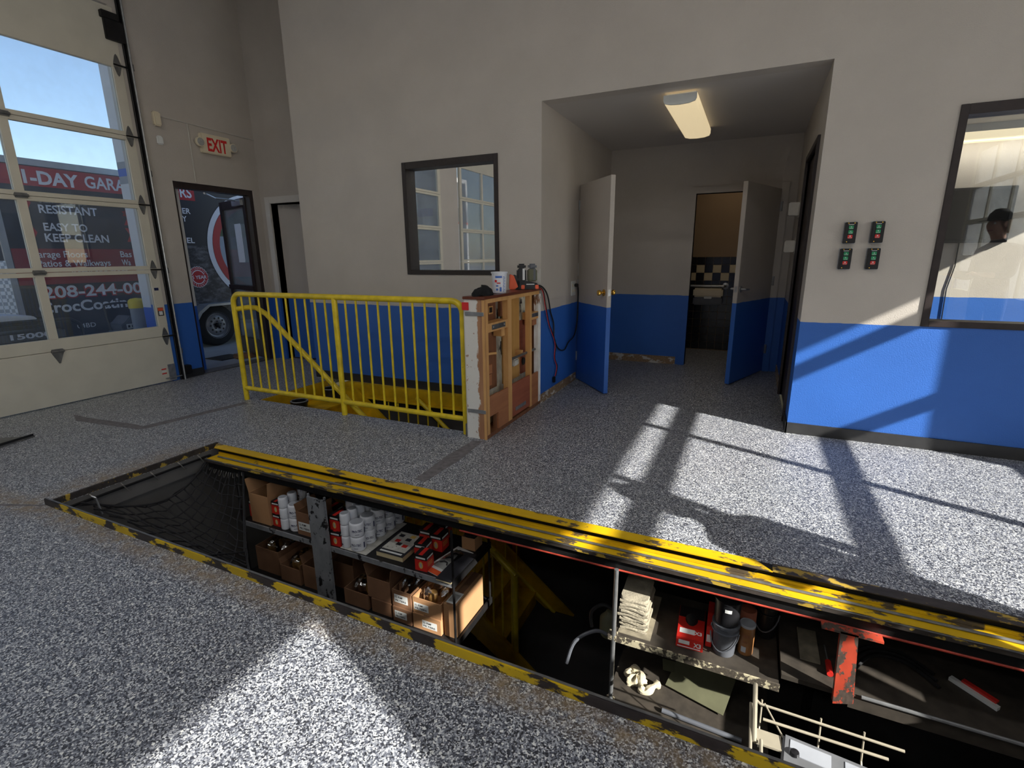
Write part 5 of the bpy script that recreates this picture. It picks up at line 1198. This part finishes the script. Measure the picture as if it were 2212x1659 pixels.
# trailer
TX = -7.9
tr_ = empty('trailer', (TX - 1.1, 5.5, -.03)); tag(tr_, 'black enclosed trailer with red and white lettering outside', 'trailer')
g = G(); g.prism([(TX, 3.02), (TX, 9.2), (TX - 2.2, 9.2), (TX - 2.2, 3.02), (TX - 1.1, 2.1)], 'z', .34, 2.445); g.build('body', 'wrap_black', tr_)
g = G(); g.prism([(TX + .012, 3.0), (TX + .012, 9.22), (TX - 2.21, 9.22), (TX - 2.21, 3.0), (TX - 1.1, 2.07)], 'z', 2.445, 2.52); g.build('roof_trim', 'aluminium', tr_)
g = G(); g.prism([(TX + .006, 3.01), (TX + .006, 9.21), (TX - 2.206, 9.21), (TX - 2.206, 3.01), (TX - 1.1, 2.08)], 'z', .30, .36); g.build('lower_trim', 'aluminium', tr_)
bx(TX - .02, TX + .008, 2.995, 3.06, .36, 2.445).build('corner_trim', 'aluminium', tr_)
g = G(); q = [(TX + .004, 2.998), (TX - 1.1, 2.075), (TX - 1.1, 2.09), (TX + .002, 3.01)]; g.prism(q, 'z', .36, 1.35); g.build('stone_guard', 'diamond_plate', tr_)
T0 = TX + .003
def band(y0, y1, z0, z1, m_, nm, d=.0): bx(TX - .001, T0 + d, y0, y1, z0, z1).build(nm, m_, tr_)
band(3.07, 5.41, 2.215, 2.435, 'wrap_red', 'red_band'); band(3.07, 5.10, 1.06, 1.49, 'wrap_red_dark', 'red_band')
def tt(s, y0, y1, z, h, m_='wrap_white', bold=.0, d=.003, nm='lettering'): return fit_text(s, nm, m_, y0, y1, h, (T0 + d, y0, z), ROT_X, tr_, bold=bold)
tt('1-DAY', 3.335, 3.90, 2.245, .165, bold=.035); tt('GARAGE FLOORS', 3.965, 5.365, 2.255, .155, bold=.02)
tt('SLIP & SKID', 3.43, 3.97, 2.035, .10, bold=.02); tt('RESISTANT', 3.42, 4.04, 1.91, .105, bold=.02)
tt('EASY TO', 3.43, 3.89, 1.705, .10, bold=.02); tt('KEEP CLEAN', 3.42, 4.115, 1.575, .105, bold=.02)
tt('ER', 5.18, 5.305, 2.02, .085, bold=.02); tt('Y', 5.16, 5.23, 1.905, .085, bold=.02); tt('EL', 5.18, 5.30, 1.59, .085, bold=.02)
def chev(y, z, s=.07):
    G().prism([(y, z + s * 1.3), (y + s * .55, z + s * 1.3), (y + s * 1.25, z), (y + s * .55, z - s * 1.3), (y, z - s * 1.3), (y + s * .7, z)], 'x', T0, T0 + .003).build('chevron', 'wrap_red', tr_)
for y, z in ((3.27, 2.02), (3.27, 1.68), (4.34, 2.02), (4.34, 1.68), (4.34, 1.9)): chev(y, z)
tt('Garage Floors', 3.24, 3.83, 1.385, .085, bold=.012); tt('Patios & Walkways', 3.29, 4.08, 1.275, .085, bold=.012); tt('Bas', 4.22, 4.36, 1.385, .085, bold=.012); tt('Wa', 4.22, 4.33, 1.275, .085, bold=.012)
tt('Retail and more', 3.62, 4.28, 1.165, .075, bold=.012)
tt('208-244-00', 3.255, 4.43, .892, .165, 'wrap_red', .075, .001, 'lettering_outline'); tt('208-244-00', 3.27, 4.415, .897, .155, bold=.022, d=.004)
tt('CrocCoatings', 3.20, 4.36, .715, .145, bold=.025)
tt('04BD', 3.55, 3.76, .49, .06)
CY, CZ = 6.37, 1.52
def disc(r0, r1, m_, nm, d):
    n_ = 72; g = G()
    for k in range(n_):
        t = 2 * PI * k / n_
        for r in (r0, r1): g.v.append((T0 + d, CY + r * math.cos(t), CZ + r * math.sin(t)))
    for k in range(n_): a = 2 * k; b = 2 * ((k + 1) % n_); g.f.append((a, a + 1, b + 1, b))
    g.build(nm, m_, tr_)
plain('picture_floor', srgb(150, 166, 186), .4, var=.2, scale=2)
plain('picture_green', srgb(60, 90, 60), .4, var=.6, scale=8)
disc(.0, .67, 'picture_floor', 'picture', .002); disc(.66, .785, 'wrap_red', 'red_ring', .003); disc(.78, .87, 'wrap_white', 'white_ring', .003)
g = G().prism([(CY + .66 * math.cos(t), CZ + .66 * math.sin(t)) for t in [.28 + k * (PI - .56) / 20 for k in range(21)]], 'x', T0 + .002, T0 + .0032); g.build('picture_trees', 'picture_green', tr_)
# warranty badge
BY, BZ = 5.27, 1.075
def bdisc(r, m_, nm, d, scal=0):
    n_ = 72; G().prism([(BY + (r + scal * math.cos(24 * t)) * math.cos(t), BZ + (r + scal * math.cos(24 * t)) * math.sin(t)) for t in [2 * PI * k / n_ for k in range(n_)]], 'x', T0, T0 + d).build(nm, m_, tr_)
bdisc(.160, 'wrap_white', 'badge_edge', .002, .006); bdisc(.152, 'wrap_red', 'badge', .003, .006); bdisc(.108, 'wrap_white', 'badge_ring', .004); bdisc(.095, 'wrap_red', 'badge_centre', .005)
bx(T0, T0 + .006, BY - .15, BY + .15, BZ - .037, BZ + .037).build('badge_band', 'wrap_red', tr_)
tt('15 YEAR', BY - .13, BY + .13, BZ - .028, .056, bold=.02, d=.008, nm='badge_text')
def arc_text(s, r, a0, a1, h, flip):
    for k, ch_ in enumerate(s):
        a = a0 + (a1 - a0) * k / (len(s) - 1); y = BY + r * math.cos(a); z = BZ + r * math.sin(a)
        cu = bpy.data.curves.new('badge_letter', 'FONT'); cu.body = ch_; cu.size = h; cu.align_x = 'CENTER'; cu.align_y = 'CENTER'; cu.resolution_u = 2
        to = bpy.data.objects.new('badge_letter', cu); me = bpy.data.meshes.new_from_object(to); bpy.data.objects.remove(to); bpy.data.curves.remove(cu)
        rr = (a - PI / 2) if not flip else (a + PI / 2); off = origin(tr_)
        for v in me.vertices:
            x_, y_ = v.co.x * math.cos(rr) - v.co.y * math.sin(rr), v.co.x * math.sin(rr) + v.co.y * math.cos(rr)
            v.co = Vector((T0 + .0065, y + x_, z + y_)) - off
        me.materials.clear(); me.materials.append(MATS['wrap_white']); o = bpy.data.objects.new('badge_letter', me); COL.objects.link(o); o.parent = tr_
arc_text('RESIDENTIAL', .130, math.radians(150), math.radians(30), .036, False); arc_text('WARRANTY', .130, math.radians(212), math.radians(328), .036, True)
# wheels
def wheel(y):
    wl = empty('wheel', (0, 0, 0)); wl.parent = tr_; x0 = TX - .02; R0 = .335; z = R0 - .03
    G().lathe([(.20, -.0), (.30, .0), (.325, -.02), (R0, -.05), (R0, -.19), (.325, -.22), (.30, -.24), (.20, -.24)], (x0 + .10, y, z), 40, 'x', False).build('tyre', 'tyre', wl, True)
    G().lathe([(.215, .004), (.205, -.005), (.19, -.03), (.17, -.035), (.14, -.012), (.07, -.008), (.05, -.02), (0, -.02)], (x0 + .10, y, z), 40, 'x', False).build('rim', 'rim_grey', wl, True)
    for k in range(10):
        t = 2 * PI * k / 10; G().lathe([(0, .0), (.017, .0), (.017, -.004)], (x0 + .10 - .0095, y + .115 * math.cos(t), z + .115 * math.sin(t)), 10, 'x', False).build('rim_hole', 'box_black', wl)
    G().lathe([(.04, -.02), (.04, .02), (.025, .028), (0, .028)], (x0 + .10, y, z), 16, 'x', False).build('hub', 'steel_black', wl, True)
    for k in range(5):
        t = 2 * PI * k / 5 + .3; G().lathe([(.009, -.02), (.009, .006), (0, .008)], (x0 + .10, y + .06 * math.cos(t), z + .06 * math.sin(t)), 8, 'x', False).build('lug_nut', 'steel_black', wl)
wheel(5.42); wheel(6.30)
fd = G().prism([(4.96, .40), (5.06, .56), (5.22, .66), (6.50, .66), (6.66, .56), (6.76, .40), (6.72, .40), (6.62, .53), (6.48, .625), (5.24, .625), (5.10, .53), (5.0, .40)], 'x', TX, TX + .22); fd.build('fender', 'aluminium', tr_)
bx(TX - .3, TX - .001, 4.95, 6.75, .30, .62).build('wheel_arch', 'box_black', tr_)
# bollard
bo = empty('bollard', (-7.0, 3.82, -.03)); tag(bo, 'grey steel bollard with yellow domed cap outside', 'bollard')
G().cyl((-7.0, 3.82, -.03), (-7.0, 3.82, .78), .083, n=24).build('post', 'bollard_grey', bo, True); G().lathe([(.092, .76), (.092, .83), (.085, .855), (.06, .875), (0, .885)], (-7.0, 3.82, 0), 24, 'z', False).build('cap', 'bollard_yellow', bo, True)
# generator
ge = empty('generator', (-7.2, 2.8, -.03)); tag(ge, 'black framed generator with white lid outside garage door', 'generator')
bx(-7.5, -6.95, 1.9, 3.02, .45, .60).build('body', 'plastic_black', ge, bevel=.02); bx(-7.5, -6.95, 1.85, 2.80, .64, .70).build('tank', 'plastic_black', ge, bevel=.02)
G().prism([(1.9, .715), (2.74, .715), (2.80, .735), (2.76, .775), (2.5, .80), (1.9, .80)], 'x', -7.48, -6.97).build('lid', 'wrap_white', ge, bevel=.01)
bx(-6.95, -6.945, 1.95, 3.0, .52, .60).build('name_plate', 'plastic_grey', ge)
fit_text('15000', 'lettering', 'wrap_white', 2.52, 2.88, .06, (-6.942, 2.52, .545), ROT_X, ge, bold=.03); fit_text('R', 'lettering', 'wrap_white', 2.30, 2.38, .06, (-6.942, 2.30, .535), ROT_X, ge, bold=.05)
for x in (-7.52, -6.93): G().tube(smoothpath([(x, 1.7, .735), (x, 2.9, .715), (x, 3.10, .68), (x, 3.16, .58), (x, 3.14, .40), (x, 3.05, .20), (x, 1.7, .18)]), .02, 8).build('frame_tube', 'plastic_black', ge, True)
for y in (1.9, 2.9): bx(-7.5, -6.95, y, y + .05, .18, .46).build('frame_strut', 'plastic_black', ge)
bx(-7.45, -7.0, 2.1, 2.9, .22, .45).build('engine', 'plastic_grey', ge, bevel=.02)
for x in (-7.52, -6.9): G().lathe([(0, -.04), (.12, -.04), (.13, 0), (.12, .04), (0, .04)], (x, 2.0, .10), 20, 'x', False).build('wheel', 'tyre', ge, True)
G().tube(smoothpath([(-6.93, 2.9, .18), (-6.93, 2.9, .02), (-7.52, 2.9, .02), (-7.52, 2.9, .18)]), .02, 8).build('foot', 'plastic_black', ge, True)
# vacuum machine behind the bollard
vc = empty('vacuum', (-7.3, 3.75, -.03)); tag(vc, 'grey wheeled vacuum machine half hidden by the bollard', 'vacuum')
bx(-7.45, -7.12, 3.66, 3.98, .02, .50).build('tank', 'plastic_grey', vc, bevel=.03); G().prism([(3.68, .50), (3.96, .50), (3.96, .62), (3.86, .64), (3.80, .66), (3.72, .58), (3.68, .56)], 'x', -7.43, -7.14).build('motor_head', 'plastic_grey', vc, bevel=.01)
bx(-7.12, -7.115, 3.72, 3.82, .50, .56).build('socket_panel', 'label_white', vc)
for y in (3.745, 3.79): bx(-7.115, -7.113, y - .012, y + .012, .515, .545).build('socket', 'box_black', vc)
G().tube(smoothpath([(-7.4, 3.68, .45), (-7.42, 3.66, .74), (-7.42, 3.70, .80), (-7.42, 3.95, .80), (-7.42, 3.99, .74), (-7.4, 3.97, .45)]), .014, 8).build('handle', 'plastic_black', vc, True)
# mat and stone by the exit
tag(bx(-6.95, -6.60, 4.55, 4.92, -.0295, -.020).build('drain_mat', 'box_black'), 'black rectangular grate on concrete outside exit', 'grate')
tag(G().prism([(-6.62, 4.74), (-6.48, 4.70), (-6.38, 4.84), (-6.42, 5.0), (-6.56, 5.02)], 'z', -.0295, .035).build('stone_block', 'cardboard_old', bevel=.012), 'brown stone block propping outside the exit door', 'stone')
# far background (mirrored in the window)
bd = empty('building', (-32, -22, 0)); tag(bd, 'low tan building across the street', 'building')
bx(-34, -28, -20, -9, -.03, 2.9).build('wall', 'tan_stucco', bd); bx(-34.2, -27.8, -20.2, -8.8, 2.9, 3.15).build('parapet', 'exterior_white', bd)
for y in (-18, -15.5, -13, -10.5): bx(-28.0, -27.96, y - .6, y + .6, .9, 2.1).build('window', 'car_glass', bd)
random.seed(21)
def tree(x, y, h, r, label):
    t = empty('tree', (x, y, -.03)); tag(t, label, 'tree', 'trees across the street')
    G().cyl((x, y, -.03), (x, y, h * .5), .18, .1, n=8).build('trunk', 'bark', t, True)
    g = G()
    for k in range(9):
        cx, cy2, cz, rr = x + random.uniform(-.5, .5) * r, y + random.uniform(-.6, .6) * r, h * .6 + random.uniform(-.2, .35) * h, r * random.uniform(.45, .7)
        ph = random.random() * 6
        def f(u, v): 
            a = 2 * PI * u; b_ = PI * v; k_ = 1 + .16 * math.sin(5 * a + ph) * math.sin(3 * b_) + .10 * math.sin(9 * a + 4 * b_)
            return Vector((cx + rr * k_ * math.sin(b_) * math.cos(a), cy2 + rr * k_ * math.sin(b_) * math.sin(a), cz + rr * k_ * math.cos(b_)))
        g.grid(f, 16, 9)
    g.build('crown', 'leaf_green', t, True, angle=30)
for i, (y, h, r) in enumerate(((-52, 5.5, 3), (-44, 4.6, 3), (-36, 6, 3.4), (-28, 4.8, 3), (-20, 5.6, 3.2), (-7, 5.0, 3), (1, 5.6, 3.0))): tree(-44 - (i % 3) * 3, y, h, r, '%s street tree counted from the far end of the row' % ('first', 'second', 'third', 'fourth', 'fifth', 'sixth', 'seventh')[i])
lp = empty('lamp_post', (-22, -16, 0)); tag(lp, 'tall thin street lamp post across the lot', 'lamp post')
G().cyl((-22, -16, -.03), (-22, -16, 6), .08, .05, n=10).build('pole', 'aluminium', lp, True); G().tube([(-22, -16, 5.9), (-22, -15.6, 6.1), (-22, -15.2, 6.1)], .04, 8).build('arm', 'aluminium', lp, True); bx(-22.1, -21.9, -15.3, -14.9, 6.04, 6.12).build('lamp_head', 'aluminium', lp, bevel=.02)
car = empty('car', (-13, -10, -.03)); tag(car, 'dark blue grey car parked in the outside lot', 'car')
G().prism([(-12.4, .25), (-8.0, .25), (-7.9, .6), (-8.1, .85), (-9.2, .95), (-12.3, .95), (-12.5, .6)], 'x', -14, -12.2).build('body', 'car_paint', car, bevel=.06)
G().prism([(-12.1, .95), (-9.3, .95), (-10.0, 1.5), (-11.9, 1.52)], 'x', -13.9, -12.3).build('cabin', 'car_glass', car, bevel=.05); G().prism([(-11.95, 1.50), (-9.95, 1.48), (-10.0, 1.55), (-11.9, 1.57)], 'x', -13.85, -12.35).build('roof', 'car_paint', car, bevel=.03)
for y in (-11.6, -8.9):
    for x in (-14.02, -12.2): G().lathe([(0, -.1), (.25, -.1), (.33, -.06), (.33, .06), (.25, .1), (0, .1)], (x, y, .30), 24, 'x', False).build('wheel', 'tyre', car, True)

# ================================================================== PERSON beside the right end of the pit (casts the shadow, shows in the office window)
def person():
    V = {}; E_ = []; vs_l = []; rad = []
    def add(n_, p, r): V[n_] = len(vs_l); vs_l.append(Vector(p)); rad.append(r)
    def ed(*ns):
        for a, b in zip(ns, ns[1:]): E_.append((V[a], V[b]))
    # local frame: facing +X is the look direction
    add('pel', (0, 0, .96), (.15, .115)); add('waist', (0, 0, 1.10), (.145, .10)); add('chest', (.0, 0, 1.30), (.165, .115)); add('neck0', (-.005, 0, 1.45), (.065, .06)); add('neck', (.02, 0, 1.50), (.055, .055)); add('head', (.045, 0, 1.58), (.075, .085)); add('head1', (.05, 0, 1.68), (.075, .09))
    add('nose', (.135, 0, 1.60), (.022, .02))
    ed('pel', 'waist', 'chest', 'neck0', 'neck', 'head', 'head1'); ed('head', 'nose')
    for s, t in ((1, 'l'), (-1, 'r')):
        add('sh' + t, (-.01, s * .175, 1.365), (.065, .06)); add('el' + t, (.03, s * .20, 1.10), (.047, .045)); add('wr' + t, (.26, s * .16, 1.10), (.030, .028)); add('pa' + t, (.33, s * .13, 1.11), (.030, .018))
        ed('chest', 'sh' + t, 'el' + t, 'wr' + t, 'pa' + t)
        for k in range(4):
            b = (.36, s * (.155 - .018 * k), 1.115); L_ = (.030, .036, .034, .026)[k]
            add('f%d%s' % (k, t), (b[0], b[1], b[2]), (.009, .009)); add('g%d%s' % (k, t), (b[0] + L_, b[1], b[2] + .008), (.0085, .0085)); add('h%d%s' % (k, t), (b[0] + L_ * 1.5, b[1] - s * .008, b[2] - .012), (.0075, .0075))
            ed('pa' + t, 'f%d%s' % (k, t), 'g%d%s' % (k, t), 'h%d%s' % (k, t))
        add('t0' + t, (.31, s * .10, 1.125), (.010, .010)); add('t1' + t, (.345, s * .085, 1.14), (.0085, .0085)); ed('wr' + t, 't0' + t, 't1' + t)
        add('hip' + t, (0, s * .095, .90), (.10, .10)); add('kn' + t, (.015, s * .10, .50), (.065, .065)); add('an' + t, (-.01, s * .105, .10), (.045, .045)); add('he' + t, (-.03, s * .105, .045), (.042, .04)); add('to' + t, (.16, s * .12, .035), (.042, .030))
        ed('pel', 'hip' + t, 'kn' + t, 'an' + t, 'he' + t); ed('an' + t, 'to' + t)
    me = bpy.data.meshes.new('body'); me.from_pydata([tuple(v) for v in vs_l], E_, [])
    o = bpy.data.objects.new('body', me); COL.objects.link(o)
    sk = o.modifiers.new('skin', 'SKIN'); sk.use_smooth_shade = True
    for i, r in enumerate(rad): me.skin_vertices[0].data[i].radius = r; me.skin_vertices[0].data[i].use_root = (i == 0)
    ss = o.modifiers.new('sub', 'SUBSURF'); ss.levels = 1; ss.render_levels = 1
    dg = bpy.context.evaluated_depsgraph_get(); dg.update()
    m2 = bpy.data.meshes.new_from_object(o.evaluated_get(dg)); bpy.data.objects.remove(o)
    for n_ in ('skin', 'shirt_dark', 'jeans', 'plastic_black'): m2.materials.append(MATS[n_])
    for p in m2.polygons:
        c = p.center; p.use_smooth = True
        p.material_index = 0 if (c.z > 1.475 or (c.x > .20 and c.z > 1.0)) else (1 if c.z > .97 else (2 if c.z > .09 else 3))
    root = empty('person', (0, 0, 0)); tag(root, 'person in dark shirt, jeans and cap beside the pit end', 'person')
    b = bpy.data.objects.new('body', m2); COL.objects.link(b); b.parent = root
    G().lathe([(.0, .115), (.05, .105), (.088, .06), (.100, .0), (.094, -.005), (0, .0)], (.035, 0, 1.665), 22, 'z', False).build('cap', 'cloth_black', root, True)
    G().grid(lambda u, v: Vector((.035 + (.095 + .075 * v) * math.cos((u - .5) * 1.7), (.095 + .075 * v) * math.sin((u - .5) * 1.7) * .95, 1.665 - .012 * v)), 10, 2).build('cap_brim', 'cloth_black', root, True)
    G().grid(lambda u, v: Vector((.03 + .098 * math.cos(PI / 2 + PI * u) * (1 - .15 * v), .092 * math.sin(PI / 2 + PI * u), 1.665 - .13 * v)), 14, 4).build('hair', 'hair_fair', root, True)
    for s in (1, -1):
        G().lathe([(0, -.012), (.012, -.008), (.014, 0), (.012, .008), (0, .012)], (.118, s * .03, 1.625), 10, 'x', False).build('eye', 'label_white', root, True)
        G().lathe([(0, 0), (.03, .004), (.028, .014), (0, .016)], (.035, s * .088, 1.615), 12, 'y', False).build('ear', 'skin', root, True)
    bx(.118, .126, -.025, .025, 1.553, 1.560).build('mouth', 'wrap_red_dark', root)
    root.matrix_world = Matrix.Translation((2.26, 1.73, .0)) @ Matrix.Rotation(math.radians(4), 4, 'X') @ Matrix.Rotation(math.radians(150), 4, 'Z'); return root
person()
ph_ = tag(G().obox((1.95, 1.84, 1.12), (.012, .15, .075), math.radians(150)).build('phone', 'screen_black', bevel=.004), 'dark phone held by the person beside the pit', 'phone')
